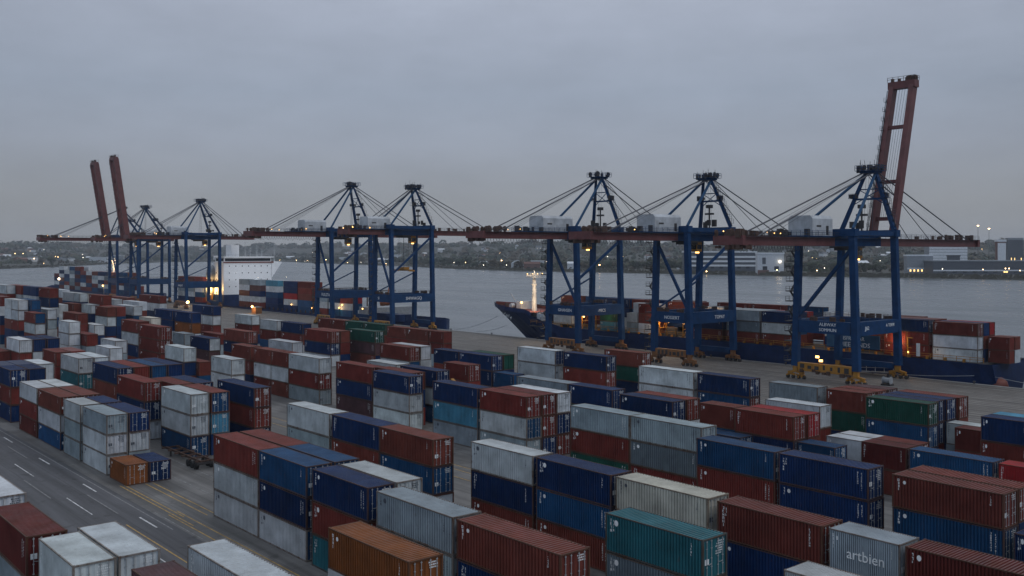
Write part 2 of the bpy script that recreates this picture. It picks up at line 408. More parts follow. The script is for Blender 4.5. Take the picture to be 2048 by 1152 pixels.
# yard stacks: left end along the quay, length, distance from the camera line, colours from the top down
STACKS = [
    (-35.4, 5.4, 52.7, (3, 4, 6,)), (-62.2, 7.4, 21.3, (13, 6, 3,)), (-32.8, 8.1, 63.1, (2, 0, 6,)), (-64.7, 11.8, 25.9, (3, 4, 0,)),
    (-73.1, 7.9, 18.6, (3, 4, 7,)), (-38.6, 5.4, 63.1, (4, 4, 6,)), (-74.1, 8.9, 21.5, (3, 0, 4,)), (-62.3, 10.4, 35.4, (11, 3, 4,)),
    (-58.0, 11.4, 43.9, (2, 6, 0,)), (-52.0, 9.4, 53.7, (9, 5, 6,)), (-84.4, 10.4, 18.0, (2, 4, 6,)), (-48.6, 9.5, 63.1, (2, 6, 4,)),
    (-85.0, 10.8, 21.0, (6, 0,)), (-33.7, 5.4, 82.9, (6, 0,)), (-69.2, 10.7, 43.9, (4, 4, 0,)), (-59.8, 10.3, 63.1, (12, 0, 7,)),
    (-44.3, 9.8, 82.9, (2, 7, 6,)), (-99.6, 12.0, 18.6, (3, 0, 7,)), (-44.3, 9.8, 85.9, (0, 6, 6,)), (-80.2, 9.6, 43.9, (6, 0, 9,)),
    (-80.2, 9.6, 46.9, (3, 0, 4,)), (-70.5, 10.1, 63.1, (6, 7, 0,)), (-56.3, 9.7, 82.9, (6, 6, 0,)), (-91.2, 9.9, 43.9, (7, 6, 3,)),
    (-91.2, 9.9, 46.9, (7, 6, 3,)), (-80.9, 9.9, 63.1, (3, 6, 0,)), (-66.6, 9.9, 82.9, (7, 0, 6,)), (-46.0, 5.4, 109.0, (1, 0,)),
    (-102.3, 11.0, 43.9, (0, 3, 3,)), (-102.3, 11.0, 46.9, (0, 4, 3,)), (-94.6, 10.5, 60.5, (0, 7, 0,)), (-56.2, 9.7, 109.0, (7, 8,)),
    (-67.1, 5.0, 102.8, (7, 6,)), (-62.2, 5.7, 109.0, (2, 0,)), (-52.9, 5.7, 120.4, (6, 0, 10,)), (-81.0, 11.0, 88.0, (4, 5, 0,)),
    (-105.6, 10.9, 60.5, (6, 0, 4,)), (-62.2, 5.7, 111.9, (0, 7,)), (-52.9, 5.7, 123.3, (8, 3, 6,)), (-67.0, 4.8, 109.0, (3, 0,)),
    (-67.0, 4.8, 111.9, (3, 4,)), (-76.0, 8.7, 102.3, (0, 6, 10,)), (-78.5, 5.4, 99.4, (7, 6,)), (-128.3, 6.0, 41.2, (11,), 2.62),
    (-76.0, 8.8, 105.2, (1, 2, 6,)), (-128.3, 6.0, 44.1, (6,), 2.62), (-91.6, 10.5, 88.0, (4, 0, 10,)), (-59.2, 5.4, 127.0, (2, 0,)),
    (-117.4, 11.3, 60.5, (3, 4, 0,)), (-82.1, 5.7, 102.8, (0, 7, 6,)), (-61.7, 4.6, 129.9, (3, 4,)), (-78.2, 8.4, 112.0, (3, 0, 10,)),
    (-139.7, 10.0, 41.2, (4, 3, 3,), 2.62), (-70.5, 9.0, 124.6, (10, 7, 6,)), (-139.7, 10.0, 44.1, (6, 3, 4,), 2.62), (-70.5, 8.4, 127.5, (6, 6, 0,)),
    (-94.4, 9.7, 100.4, (6, 3, 7,)), (-70.5, 8.7, 130.4, (6, 6, 6,)), (-94.4, 9.7, 103.4, (0, 3, 6,)), (-148.5, 7.6, 41.2, (3, 4, 4,), 2.62),
    (-70.5, 9.0, 133.3, (0, 0, 6,)), (-148.5, 7.6, 44.1, (6, 3, 4,), 2.62), (-111.1, 10.5, 88.3, (0, 3, 4,)), (-78.3, 6.4, 127.4, (0, 10, 6,)),
    (-111.1, 10.5, 91.2, (2, 0, 6,)), (-78.3, 6.4, 130.3, (0, 7, 6,)), (-144.2, 11.2, 53.7, (3, 3, 7,)), (-111.1, 10.5, 94.1, (3, 6, 0,)),
    (-78.3, 6.4, 133.3, (13, 6, 0,)), (-143.9, 11.0, 56.7, (0, 8, 6,)), (-106.7, 9.2, 102.1, (6, 10, 0,)), (-88.3, 8.5, 127.4, (4, 6, 0,)),
    (-162.1, 11.8, 41.2, (0, 3, 7,), 2.62), (-122.9, 11.3, 88.3, (6, 8, 4,)), (-162.1, 11.8, 44.1, (0, 6, 3,), 2.62), (-146.3, 13.0, 63.4, (6, 0, 6,)),
    (-154.9, 10.2, 56.1, (0, 7, 6,)), (-154.9, 10.9, 59.0, (6, 0, 3,)), (-118.8, 12.0, 102.1, (4, 6, 0,)), (-162.4, 12.6, 53.2, (0, 6, 3,)),
    (-173.3, 10.5, 41.2, (3, 0, 2,), 2.62), (-173.3, 10.5, 44.1, (3, 4, 0,), 2.62), (-102.5, 10.5, 127.7, (6, 7, 0,)), (-140.4, 10.9, 88.4, (6, 3, 3,)),
    (-143.8, 10.8, 91.3, (0, 6, 0,)), (-188.6, 8.2, 41.5, (6, 0, 6,)), (-115.6, 12.4, 127.7, (3, 3, 0,)), (-143.4, 11.0, 96.0, (6, 3, 7,)),
    (-188.6, 8.2, 44.4, (6, 13, 0,)), (-196.8, 8.2, 41.5, (6, 0, 6,)), (-143.1, 7.5, 105.2, (0, 0, 6,)), (-184.8, 13.6, 56.2, (6, 0, 7,)),
    (-156.3, 12.4, 90.5, (0, 6, 13,)), (-196.8, 8.2, 44.4, (6, 13, 0,)), (-184.8, 13.6, 59.1, (0, 6, 3,)), (-154.6, 9.8, 96.0, (3, 4, 0,)),
    (-196.8, 9.8, 47.5, (3, 3, 4,)), (-184.8, 13.6, 62.1, (7, 6, 3,)), (-184.8, 13.6, 65.0, (6, 3, 0,)), (-144.5, 6.1, 118.1, (7, 6,)),
    (-180.7, 9.3, 77.0, (3, 3, 6,)), (-203.8, 11.7, 55.9, (3, 9, 0,)), (-174.8, 12.2, 90.5, (3, 0, 4,)), (-203.8, 11.7, 58.8, (3, 6, 0,)),
    (-155.3, 10.5, 118.1, (6, 6, 11,)), (-141.8, 12.1, 134.2, (6, 0, 7,)), (-155.6, 10.9, 121.0, (10, 6, 6,)), (-182.4, 7.5, 90.5, (0, 3, 0,)),
    (-140.1, 10.4, 144.3, (0, 10, 6,)), (-216.6, 9.8, 55.9, (0, 0, 6,)), (-164.0, 8.6, 118.1, (6, 0, 4,)), (-216.6, 9.8, 58.8, (0, 13, 6,)),
    (-190.3, 7.9, 90.5, (0, 3, 0,)), (-156.0, 11.9, 134.2, (3, 3, 0,)), (-217.5, 9.2, 66.8, (3, 3, 4,)), (-208.9, 10.6, 78.6, (3, 6, 0,)),
    (-207.6, 10.4, 81.5, (0, 7,)), (-201.5, 9.4, 90.5, (0, 0, 6,)), (-180.6, 11.4, 115.6, (0, 3, 4,)), (-180.6, 11.4, 118.5, (3, 3, 6,)),
    (-206.8, 11.7, 101.9, (3, 4, 0,)), (-234.7, 10.1, 73.2, (3, 4, 0,)), (-252.9, 12.0, 57.3, (3, 0, 3,)), (-232.7, 13.5, 81.4, (0, 0, 0, 6,)),
    (-252.9, 12.0, 60.2, (6, 3, 6,)), (-227.8, 11.2, 91.9, (6, 13, 0,)), (-260.2, 12.0, 54.4, (0, 6,)), (-252.9, 12.0, 63.2, (6, 0, 2,)),
    (-240.7, 7.4, 92.6, (4, 3, 0,)), (-259.5, 8.8, 70.7, (3, 3, 3, 3,)), (-258.0, 11.0, 73.7, (0, 4, 7,)), (-253.2, 12.3, 84.1, (0, 3, 6, 0,)),
    (-202.8, 6.1, 144.6, (0, 0, 4,)), (-221.9, 13.2, 132.1, (10, 13, 0,)), (-229.4, 13.8, 123.3, (0, 6, 3,)), (-243.2, 14.4, 107.1, (0, 6, 0,)),
    (-212.9, 9.7, 144.6, (0, 0, 2,)), (-229.4, 13.8, 126.2, (0, 0, 6,)), (-260.1, 8.4, 91.0, (12, 0, 3, 6,)), (-222.6, 9.7, 144.6, (0, 0, 2,)),
    (-288.5, 10.7, 85.0, (3, 6, 0,)), (-237.6, 11.1, 146.6, (10, 0, 7,)), (-296.6, 14.2, 82.0, (0, 0, 6, 3,)), (-303.9, 11.7, 73.5, (0, 3, 0, 6,)),
    (-257.4, 13.2, 130.8, (6, 0, 3,)), (-278.1, 12.5, 107.6, (6, 11, 3, 3,)), (-273.5, 13.6, 113.4, (0, 4,)), (-247.9, 10.2, 146.6, (10, 0, 7,)),
    (-317.2, 7.9, 73.2, (3, 3, 0, 6, 0,)), (-255.5, 7.5, 146.6, (0, 0, 6,)), (-270.9, 11.1, 130.8, (3, 0, 7,)), (-294.6, 14.8, 107.6, (6, 6, 3, 0,)),
    (-325.2, 7.9, 73.2, (3, 3, 0, 6, 0,)), (-322.6, 14.8, 76.3, (7, 7, 0, 6, 0,)), (-264.0, 8.4, 146.6, (0, 0, 6,)), (-324.2, 14.9, 81.2, (3, 4, 3, 6,)),
    (-330.0, 11.8, 84.1, (0, 6, 3, 7, 0, 3,)), (-320.8, 11.6, 98.4, (0, 3, 6, 0,)), (-320.8, 11.6, 101.3, (0, 7, 6, 6,)), (-301.1, 8.1, 125.5, (6, 3, 0, 0,)),
    (-317.4, 8.2, 106.5, (3, 7, 3, 3,)), (-339.9, 7.8, 83.9, (6, 3, 0, 0, 7, 6,)), (-298.6, 12.5, 135.4, (3, 0, 6,)), (-348.3, 5.4, 77.5, (6, 6, 0,)),
    (-351.3, 14.7, 74.6, (0, 3, 6, 0, 7,)), (-309.3, 8.1, 125.5, (6, 3, 0, 0,)), (-325.6, 8.2, 106.5, (3, 7, 3, 3,)), (-347.9, 7.8, 83.9, (6, 3, 0, 0, 7, 6,)),
    (-312.8, 13.0, 128.4, (0, 8, 6,)), (-338.0, 10.1, 99.3, (3, 6, 3, 0,)), (-348.8, 10.9, 88.6, (6, 6, 0, 3, 0,)), (-346.9, 11.6, 91.6, (3, 3, 6, 0,)),
    (-339.6, 14.6, 102.2, (0, 1, 6, 7, 3,)), (-358.4, 9.2, 83.6, (0, 3, 6, 7, 0, 3,)), (-350.6, 12.5, 96.9, (0, 0, 7, 3,)), (-358.5, 9.6, 88.6, (6, 6, 0, 3, 0,)),
    (-366.6, 10.5, 80.8, (3, 0, 6, 3, 0, 7,)), (-366.6, 8.1, 83.6, (0, 3, 6, 7, 0, 3,)), (-365.6, 7.1, 86.6, (0, 3, 6, 0, 4,)), (-353.2, 6.8, 101.2, (3, 6, 0, 4, 3,)),
    (-343.4, 8.0, 117.3, (3, 0, 6, 0,)), (-377.2, 10.4, 80.8, (3, 0, 6, 3, 0, 7,)), (-374.2, 7.4, 86.6, (0, 3, 6, 0, 4,)), (-351.4, 8.0, 117.3, (3, 0, 6, 0,)),
    (-366.4, 13.1, 101.2, (3, 7, 3, 0, 6,)), (-390.3, 14.4, 93.9, (3, 0, 6, 4, 0,)), (-371.7, 12.8, 116.8, (3, 0, 4, 0,)), (-397.5, 10.6, 87.9, (3, 0, 6, 3, 7,)),
    (-385.8, 8.5, 109.2, (0, 6, 3, 0,)), (-408.3, 10.6, 87.9, (3, 0, 6, 3, 7,)), (-405.4, 14.6, 93.9, (0, 6, 3,)), (-394.3, 8.5, 109.2, (0, 6, 3, 0,)),
    (-381.0, 10.8, 125.3, (0, 3, 4, 0,)), (-399.3, 13.8, 106.3, (3, 0, 3, 6, 7,)), (-411.5, 9.8, 96.8, (0, 3, 6, 7, 0,)), (-391.9, 10.8, 125.3, (0, 3, 4, 0,)),
    (-421.4, 9.8, 96.8, (0, 3, 6, 7, 0,)), (-411.0, 13.5, 109.8, (3, 3, 0, 6,)), (-386.7, 11.2, 139.3, (0, 3, 6, 0,)), (-398.0, 11.2, 139.3, (0, 3, 6, 0,))]
# how much of each container is in view: 4 near, 3 middle, 2 partly hidden, 1 far, 0 hardly at all
LOD = [
    0, 0, 4, 0, 0, 4, 0, 0, 4, 0, 0, 4, 0, 0, 4, 0, 0, 4, 0, 0, 4, 0, 0, 4, 0, 4, 4, 0, 4, 4, 0, 4, 4, 0, 4, 4, 0, 0, 0, 4,
    0, 4, 4, 0, 0, 4, 0, 4, 4, 0, 0, 4, 0, 0, 4, 4, 4, 4, 0, 0, 4, 4, 4, 4, 0, 4, 4, 4, 4, 4, 0, 0, 4, 4, 4, 4, 0, 4, 4, 0,
    4, 4, 4, 4, 0, 0, 4, 3, 4, 4, 0, 4, 0, 4, 4, 4, 0, 4, 4, 4, 4, 4, 0, 4, 4, 0, 4, 0, 0, 3, 0, 4, 0, 4, 0, 4, 4, 0, 4, 4,
    0, 0, 4, 4, 4, 4, 4, 0, 4, 0, 4, 4, 0, 0, 4, 0, 4, 0, 3, 4, 4, 4, 4, 0, 4, 4, 0, 4, 4, 0, 4, 4, 0, 0, 4, 0, 0, 4, 0, 0,
    4, 4, 4, 4, 0, 0, 4, 0, 0, 4, 4, 4, 4, 0, 4, 4, 4, 4, 4, 0, 0, 4, 4, 4, 4, 4, 4, 4, 0, 0, 4, 0, 4, 4, 0, 0, 4, 0, 0, 4,
    4, 4, 4, 4, 4, 4, 0, 0, 4, 4, 4, 4, 0, 0, 4, 0, 0, 4, 0, 0, 4, 4, 4, 4, 4, 4, 4, 0, 0, 4, 0, 4, 4, 4, 4, 4, 0, 0, 4, 3,
    3, 4, 0, 4, 4, 3, 3, 4, 0, 0, 3, 0, 0, 0, 0, 0, 4, 0, 3, 4, 4, 4, 4, 0, 0, 0, 0, 0, 3, 0, 0, 3, 0, 0, 3, 0, 0, 3, 0, 0,
    3, 0, 3, 0, 3, 4, 0, 4, 4, 4, 4, 4, 0, 0, 3, 0, 3, 4, 0, 4, 4, 0, 0, 3, 3, 3, 3, 3, 3, 4, 0, 0, 3, 0, 0, 3, 0, 0, 0, 3,
    3, 3, 0, 4, 4, 0, 0, 3, 0, 3, 4, 0, 3, 0, 3, 3, 0, 3, 4, 0, 0, 3, 0, 0, 3, 0, 0, 3, 0, 3, 4, 0, 3, 4, 4, 0, 0, 3, 0, 3,
    4, 0, 3, 0, 0, 3, 0, 0, 3, 0, 0, 3, 3, 0, 0, 3, 0, 3, 3, 3, 0, 3, 3, 3, 3, 4, 3, 4, 4, 0, 3, 4, 0, 0, 3, 0, 0, 3, 0, 0,
    0, 3, 0, 0, 3, 0, 0, 3, 0, 0, 3, 0, 0, 0, 3, 0, 0, 3, 3, 0, 3, 3, 0, 0, 3, 3, 0, 3, 0, 0, 3, 0, 0, 3, 3, 3, 0, 0, 3, 0,
    3, 3, 0, 0, 0, 3, 0, 0, 0, 0, 0, 0, 0, 0, 0, 3, 0, 0, 3, 0, 0, 3, 3, 0, 0, 0, 0, 3, 3, 0, 0, 3, 3, 0, 0, 0, 0, 0, 3, 3,
    3, 0, 0, 0, 3, 0, 0, 0, 0, 0, 0, 0, 3, 3, 0, 0, 0, 0, 0, 0, 0, 0, 0, 0, 0, 0, 0, 0, 0, 0, 0, 0, 0, 0, 0, 0, 0, 0, 0, 0,
    0, 0, 3, 0, 0, 0, 0, 0, 0, 0, 0, 0, 0, 0, 0, 0, 3, 0, 0, 0, 0, 0, 0, 0, 0, 0, 3, 0, 0, 0, 0, 0, 0, 0, 0, 0, 0, 3, 0, 0,
    0, 0, 0, 0, 0, 0, 0, 0, 0, 0, 0, 0, 0, 3, 0, 0, 0, 0, 0, 0, 0, 0, 0, 0, 0, 0, 0, 0, 0, 0, 0, 0, 0, 0, 0, 0, 0, 0, 0, 0,
    0, 0, 0, 0, 0, 0, 0, 0, 0, 0, 0, 0, 0, 0, 0, 0, 0, 0, 0, 0, 0, 0, 0, 0, 0, 0, 0, 0, 0, 0, 0, 0, 0, 0, 0, 0, 0, 0, 0, 0,
    0, 0, 0, 0, 0, 0, 0, 0, 0, 0, 0, 0, 0, 0, 0, 0, 0, 0, 3, 0, 0, 0, 0, 0, 3, 0, 0, 0, 0, 0, 0, 0, 3, 0, 0, 0, 0, 0, 3, 3,
    0, 0, 3, 0, 0, 0, 0, 0, 0, 0, 0, 3, 0, 0, 3, 0, 0, 0, 0, 3, 0, 0, 3, 0, 0, 0, 0, 0, 3, 0, 0, 0, 3, 3, 0, 0, 0, 0, 3, 0,
    0, 0, 3, 3, 3, 0, 0, 0, 0, 0, 0, 3, 3, 3, 0, 0, 0, 0, 0, 0, 0, 0, 0, 0, 0, 0, 0, 0, 0, 0, 0, 0, 0, 0, 0, 0, 3, 4, 4, 0,
    0, 0, 0, 0, 0, 4, 4, 4, 0, 0, 0, 0, 0, 3, 3, 3, 0, 0, 0, 0, 0, 0, 0, 0, 0, 0, 0, 0, 0, 0, 0, 0, 0, 0, 0, 0, 0, 0, 0, 0,
    0, 0, 0, 0, 0, 0, 0, 0, 0, 0, 0, 0, 0, 0, 0, 0, 0, 0, 0, 0, 0, 0, 2, 0, 0, 0, 0, 0, 0, 0, 0, 0, 0, 0, 0, 0, 0, 0, 0, 0,
    0, 0, 0, 0, 0, 0, 0, 0, 0, 0, 0, 0, 0, 0, 0, 0, 0, 0, 0, 0, 0, 0, 0, 0, 0, 0, 0, 0, 0, 0, 0, 0, 0, 0, 0, 0, 0, 0, 0, 0,
    0, 0, 0, 0, 0, 0, 0, 0, 0, 0, 0, 0, 0, 0, 0, 0, 0, 0, 0, 0, 0, 0, 0, 0, 0, 0, 0, 0, 0, 0, 0, 0, 0, 0, 0, 0, 0, 0, 0, 0,
    0, 0, 0, 0, 0, 0, 0, 0, 0, 0, 0, 0, 0, 0, 0, 0, 0, 0, 0, 0, 0, 0, 0, 0, 0, 0, 0, 0, 0, 0, 0, 0, 0, 0, 0, 0, 0, 0, 0, 0,
    0, 0, 0, 0, 0, 0, 0, 0, 0, 0, 0, 0, 0, 0, 0, 0, 0, 0, 0, 0, 0, 0, 0, 0, 0, 0, 0, 0, 0, 0, 0, 0, 0, 0, 0, 0, 0, 0, 0, 0,
    0, 0, 0, 0, 0, 0, 0, 0, 0, 0, 0, 0, 0, 0, 0, 0, 0, 0, 0, 0, 0, 0, 0, 0, 0, 0, 0, 0, 0, 0, 0, 0, 0, 0, 0, 0, 0, 0, 0, 0,
    0, 0, 0, 0, 0, 0, 0, 0, 0, 0, 0, 0, 0, 0, 0, 0, 0, 0, 0, 0, 0, 0, 0, 0, 0, 0, 0, 0, 0, 0]
# ------------------------------------------------------------------ shipping containers
CL, CW, CH = 10.5, 2.75, 2.95
def corrug(n, a0, a1, outer, inner):
    """trapezoid profile: list of (along, depth)"""
    p = (a1-a0)/n; out = []
    for i in range(n):
        x = a0+i*p
        out += [(x, outer), (x+p*.44, outer), (x+p*.54, inner), (x+p*.9, inner)]
    out.append((a1, outer)); return out
def body_mesh():
    b = MB(); x0, x1 = .12, CL-.10
    for side in (0, 1):
        pr = corrug(33, x0, x1, .03, .135)
        for (xa, da), (xb, db) in zip(pr, pr[1:]):
            ya, yb = (da, db) if side == 0 else (CW-da, CW-db)
            q = [(xa,ya,.12), (xb,yb,.12), (xb,yb,CH-.10), (xa,ya,CH-.10)]
            b.face(q if side == 0 else q[::-1])
    pr = corrug(31, .10, CL-.12, CH-.03, CH-.10)
    for (xa, za), (xb, zb) in zip(pr, pr[1:]):
        b.face([(xa,.06,za), (xb,.06,zb), (xb,CW-.06,zb), (xa,CW-.06,za)])
    pr = corrug(8, .1, CW-.1, .04, .085)
    for (ya, da), (yb, db) in zip(pr, pr[1:]):
        b.face([(da,yb,.12), (db,ya,.12), (db,ya,CH-.1), (da,yb,CH-.1)])
    b.face([(.08,.08,.1), (.08,CW-.08,.1), (CL-.08,CW-.08,.1), (CL-.08,.08,.1)])
    b.box(CL-.20, .1, .1, CL-.14, CW-.1, CH-.08)
    return b
def frame_mb():
    b = MB()
    for x in (0, CL-.16):
        for y in (0, CW-.14): b.box(x, y, .17, x+.16, y+.14, CH-.15)
    for y in (0.006, CW-.116):
        b.box(.16, y, .005, CL-.16, y+.11, .13); b.box(.16, y, CH-.105, CL-.16, y+.09, CH-.02)
    for x in (.006, CL-.116):
        b.box(x, .18, .006, x+.11, CW-.18, .14); b.box(x, .18, CH-.14, x+.11, CW-.18, CH-.021)
    for x in (-.008, CL-.172):
        for y in (-.008, CW-.172):
            b.box(x, y, 0, x+.18, y+.18, .17); b.box(x, y, CH-.15, x+.18, y+.18, CH)
    return b
def door_mb(side):
    b = MB(); y0, y1 = (.13, CW/2-.008) if side == 0 else (CW/2+.008, CW-.13)
    x = CL-.10; n = 5
    pr = corrug(3, y0+.06, y1-.06, 0, .035)
    for (ya, da), (yb, db) in zip(pr, pr[1:]):
        b.face([(x-da,ya,.22), (x-db,yb,.22), (x-db,yb,CH-.24), (x-da,ya,CH-.24)])
    b.box(x-.05, y0, .15, x+.012, y0+.06, CH-.15); b.box(x-.05, y1-.06, .15, x+.012, y1, CH-.15)
    b.box(x-.05, y0+.06, .15, x+.011, y1-.06, .22); b.box(x-.05, y0+.06, CH-.24, x+.011, y1-.06, CH-.15)
    return b
def gear_mb(side):
    b = MB(); y0, y1 = (.13, CW/2-.008) if side == 0 else (CW/2+.008, CW-.13)
    for f in (.30, .72):
        y = y0+(y1-y0)*f
        b.tube((CL-.045, y, .10), (CL-.045, y, CH-.11), .028, k=5)
        for z in (.2, .9, 1.5, 2.2, CH-.25): b.cbox(CL-.06, y, z, .07, .13, .06)
        b.bar((CL-.03, y, 1.12), (CL-.03, y+(.34 if f < .5 else -.34), 1.06), .05, .035)
    return b
def placard_mb(seed):
    r = random.Random(seed); b = MB()
    y0, y1 = CW/2+.1, CW-.25
    for k in range(r.randint(3, 6)):
        z = CH-.45-k*.17
        y = y0+r.uniform(0, .25); 
        while y < y1-r.uniform(0, .4):
            wd = r.uniform(.05, .12); b.face([(CL-.084,y,z), (CL-.084,y+wd,z), (CL-.084,y+wd,z+.10), (CL-.084,y,z+.10)]); y += wd+r.uniform(.03, .06)
    if r.random() < .5:
        z = r.uniform(.8, 1.5); b.face([(CL-.083,.3,z), (CL-.083,.75,z), (CL-.083,.75,z+.4), (CL-.083,.3,z+.4)])
    return b
def glyph(b, r, x, z, wd, h, y):
    """a worn, unreadable character: a few strokes"""
    t = wd*.28
    parts = r.sample(['l', 'r', 't', 'm', 'b'], r.randint(2, 4))
    if 'l' in parts: b.face([(x,y,z), (x+t,y,z), (x+t,y,z+h), (x,y,z+h)])
    if 'r' in parts: b.face([(x+wd-t,y,z), (x+wd,y,z), (x+wd,y,z+h), (x+wd-t,y,z+h)])
    for q, zz in (('t', z+h-t), ('m', z+h/2-t/2), ('b', z)):
        if q in parts: b.face([(x+t,y,zz), (x+wd-t,y,zz), (x+wd-t,y,zz+t), (x+t,y,zz+t)])
def mark_mb(seed):
    r = random.Random(seed); b = MB(); y = .026
    x = .55; z = CH-.55
    for k in range(r.randint(3, 6)):                      # vertical code at the front end
        glyph(b, r, x, z-k*.27, .19, .21, y)
    if r.random() < .5:
        for k in range(r.randint(3, 5)): glyph(b, r, x+.32, z-k*.24, .13, .17, y)
    x = CL-1.25
    for k in range(r.randint(4, 8)): glyph(b, r, x, z-k*.2, .12, .15, y)
    if r.random() < .6:
        for k in range(r.randint(4, 9)): glyph(b, r, x+.42, z-.05-k*.19, .10, .13, y)
    if r.random() < .45:
        cx, cz, q = 1.25, CH-.6, r.uniform(.16, .24); b.face([(cx+q*math.cos(k*math.pi/5), y, cz+q*math.sin(k*math.pi/5)) for k in range(10)])
    elif r.random() < .4: b.face([(1.2,y,CH-.62), (1.75,y,CH-.62), (1.75,y,CH-.42), (1.2,y,CH-.42)])
    return b
def mesh_of(b, name, *mats):
    me = b.mesh(name)
    for m in mats: me.materials.append(m)
    return me
ME_BODY = mesh_of(body_mesh(), 'container_body', M['box'])
ME_FRAME = mesh_of(frame_mb(), 'container_frame', M['frame'])
ME_DOOR = [mesh_of(door_mb(s), 'container_door', M['box']) for s in (0, 1)]
ME_GEAR = [mesh_of(gear_mb(s), 'container_lock_gear', M['rod']) for s in (0, 1)]
MARKS = {}
for ck in ('w', 'd'):
    for s in range(7):
        MARKS[ck, s] = mesh_of(mark_mb(50+s), 'container_marking', M['mark_'+ck])
        MARKS[ck, s, 'p'] = mesh_of(placard_mb(90+s), 'container_placard', M['mark_'+ck])
_s = MB()
for src in (body_mesh(), frame_mb(), door_mb(0), door_mb(1)):
    n0 = len(_s.v); _s.v += src.v; _s.f += [tuple(i+n0 for i in f) for f in src.f]; _s.m += [0]*len(src.f)
ME_ALL = mesh_of(_s, 'container_whole', M['box'])

CONT = []          # every container: dict(u, v, z, L, c, zone, above, below, level, n)
def shade(c, k):
    r = random.Random(k*131+7); f = r.uniform(.82, 1.16); base = COL[c]
    if c in 'rm':
        q = r.random()**1.6*.6; base = tuple(x*(1-q)+y*q for x, y in zip(base, (.165, .058, .038)))
    return tuple(min(.8, x*f*r.uniform(.98, 1.02)) for x in base) + (1,)

def yard_zone(u, v):
    far_ = u < -225
    if v < 31: z = 'on the near side of the road'
    elif v < 52: z = 'in the row along the road'
    elif v < 71: z = 'in the second row from the road'
    elif v < 98: z = 'in the third row from the road'
    elif v < 117: z = 'in the fourth row from the road'
    else: z = 'in the back rows by the quay'
    if far_: z = 'far along the yard, by the road' if v < 71 else ('far along the yard, mid rows' if v < 100 else 'far along the yard, quay rows')
    return z
ORDER = ['r', 'R', 'm', 'w', 'g', 'G', 'n', 'b', 'l', 't', 'k', 'o', 'c', 'p']
for row in STACKS:
    u, L, v, idx = row[:4]; hh = row[4] if len(row) > 4 else 3.0
    cols = [ORDER[q] for q in idx]; n = len(cols)
    for k, c in enumerate(reversed(cols)):
        CONT.append(dict(u=u, v=v, z=.02+hh*k, h=hh, L=L, c=c, zone=yard_zone(u, v), above=cols[n-1-k-1] if k < n-1 else None,
                         below=cols[n-k] if k > 0 else None, level=k, n=n, rz=0, place='yard'))
def deck_stack(u, L, v, z, cols, zone, h=2.86):
    n = len(cols)
    for k, c in enumerate(reversed(cols)):
        CONT.append(dict(u=u, v=v, z=z+h*k, L=L, c=c, zone=zone, above=cols[n-1-k-1] if k < n-1 else None,
                         below=cols[n-k] if k > 0 else None, level=k, n=n, rz=0, place='ship', h=h))
Z1 = 'aboard the near dark blue ship'; Z2 = 'aboard the ship with the white bridge'; Z3 = 'aboard the farthest ship'
# near ship, bow to stern
D1 = 5.5
for u, L, v, z, c in [(-245.5,3.2,220,D1,'w'),(-236,8.6,219,D1,'w'),(-243,11,226,D1,'rr'),(-231,11,229,D1,'brr'),(-243,11,229,D1,'rwr'),(-231,11,225.6,D1,'br'),
                      (-219,11,228.5,D1,'bbr'),(-214.5,7.2,219,D1-1,'kl'),(-219,11,225.6,D1,'nnw'),(-206.8,11,228.5,D1,'nbr'),(-195,11,231,D1,'rwr'),(-166,11,231,D1,'rnr'),(-154,11,231,D1,'brr'),(-206.8,9,225.5,D1,'rbw'),
                      (-203,4.4,219,D1-.8,'wg'),(-198.2,5.8,219,D1-.8,'rrw'),(-203,10.5,222,D1-.8,'wrr'),(-191,11,224,D1,'rrn'),(-191,11,227,D1,'rrw'),(-178,11.2,219,D1-1,'nr'),(-178,11.2,222,D1-1,'rr'),(-178,11,231,D1,'rrr'),(-178,11.2,225,D1-1,'wnr'),
                      (-165.4,11.2,218.6,D1-1,'gGr'),(-165.4,11.2,221.6,D1-1,'wrn'),(-165.4,11.2,224.6,D1-1,'gnr'),(-153.8,10.2,218.6,D1-1,'nwr'),(-153.8,10.2,221.6,D1-1,'nbr'),(-153.8,10.2,224.6,D1-1,'Rrr'),
                      (-141,8,228,D1-1,'wbr'),(-137.5,7.4,223,D1-1,'wn'),(-131,6,226,D1-1,'rn'),(-131,9,229,D1,'rr'),(-121.6,7,229,D1-1,'rrn'),(-125,4,225.5,D1-1,'mm'),(-119.6,5.2,226,D1-1,'wn'),
                      (-119,11.2,218.6,D1-1,'nrr'),(-119,11.2,221.6,D1-1,'mrb'),(-119,11.2,224.6,D1-1,'rrn'),
                      (-107,10.3,218.6,D1-1.2,'rww'),(-107,10.3,221.6,D1-1.2,'nrn'),(-107,10.3,224.6,D1-1.2,'Rrr'),(-96,4.6,222.2,D1-1.2,'rr'),(-96,4.6,225.2,D1-1.2,'rw')]:
    deck_stack(u, L, v, z, c, Z1, 2.95)
# ship with the white bridge
for u, L, c, c2 in [(-478,12.2,'gwrwr','gwrwn'),(-465.4,12.2,'gpnwr','wRrwr'),(-447,13,'lwbnn','wwrrn'),(-428,13.4,'nnRwn','rnbwr'),(-413.8,13.2,'rrrbb','rrrnb'),
                    (-396,10,'gwr','prw'),(-384.6,9,'nwb','kbr'),(-374.5,9,'Rrwb','RRbw'),(-561,11.5,'rrgwn','rmwgn'),(-548.5,11.5,'mrgwn','rrwwn'),(-535.8,11,'rnwbr','nrwbr'),(-345,8,'n','b'),(-335.6,8,'n','n')]:
    deck_stack(u, L, 219.0, .9, c, Z2); deck_stack(u, L, 222.0, .9, c2, Z2)
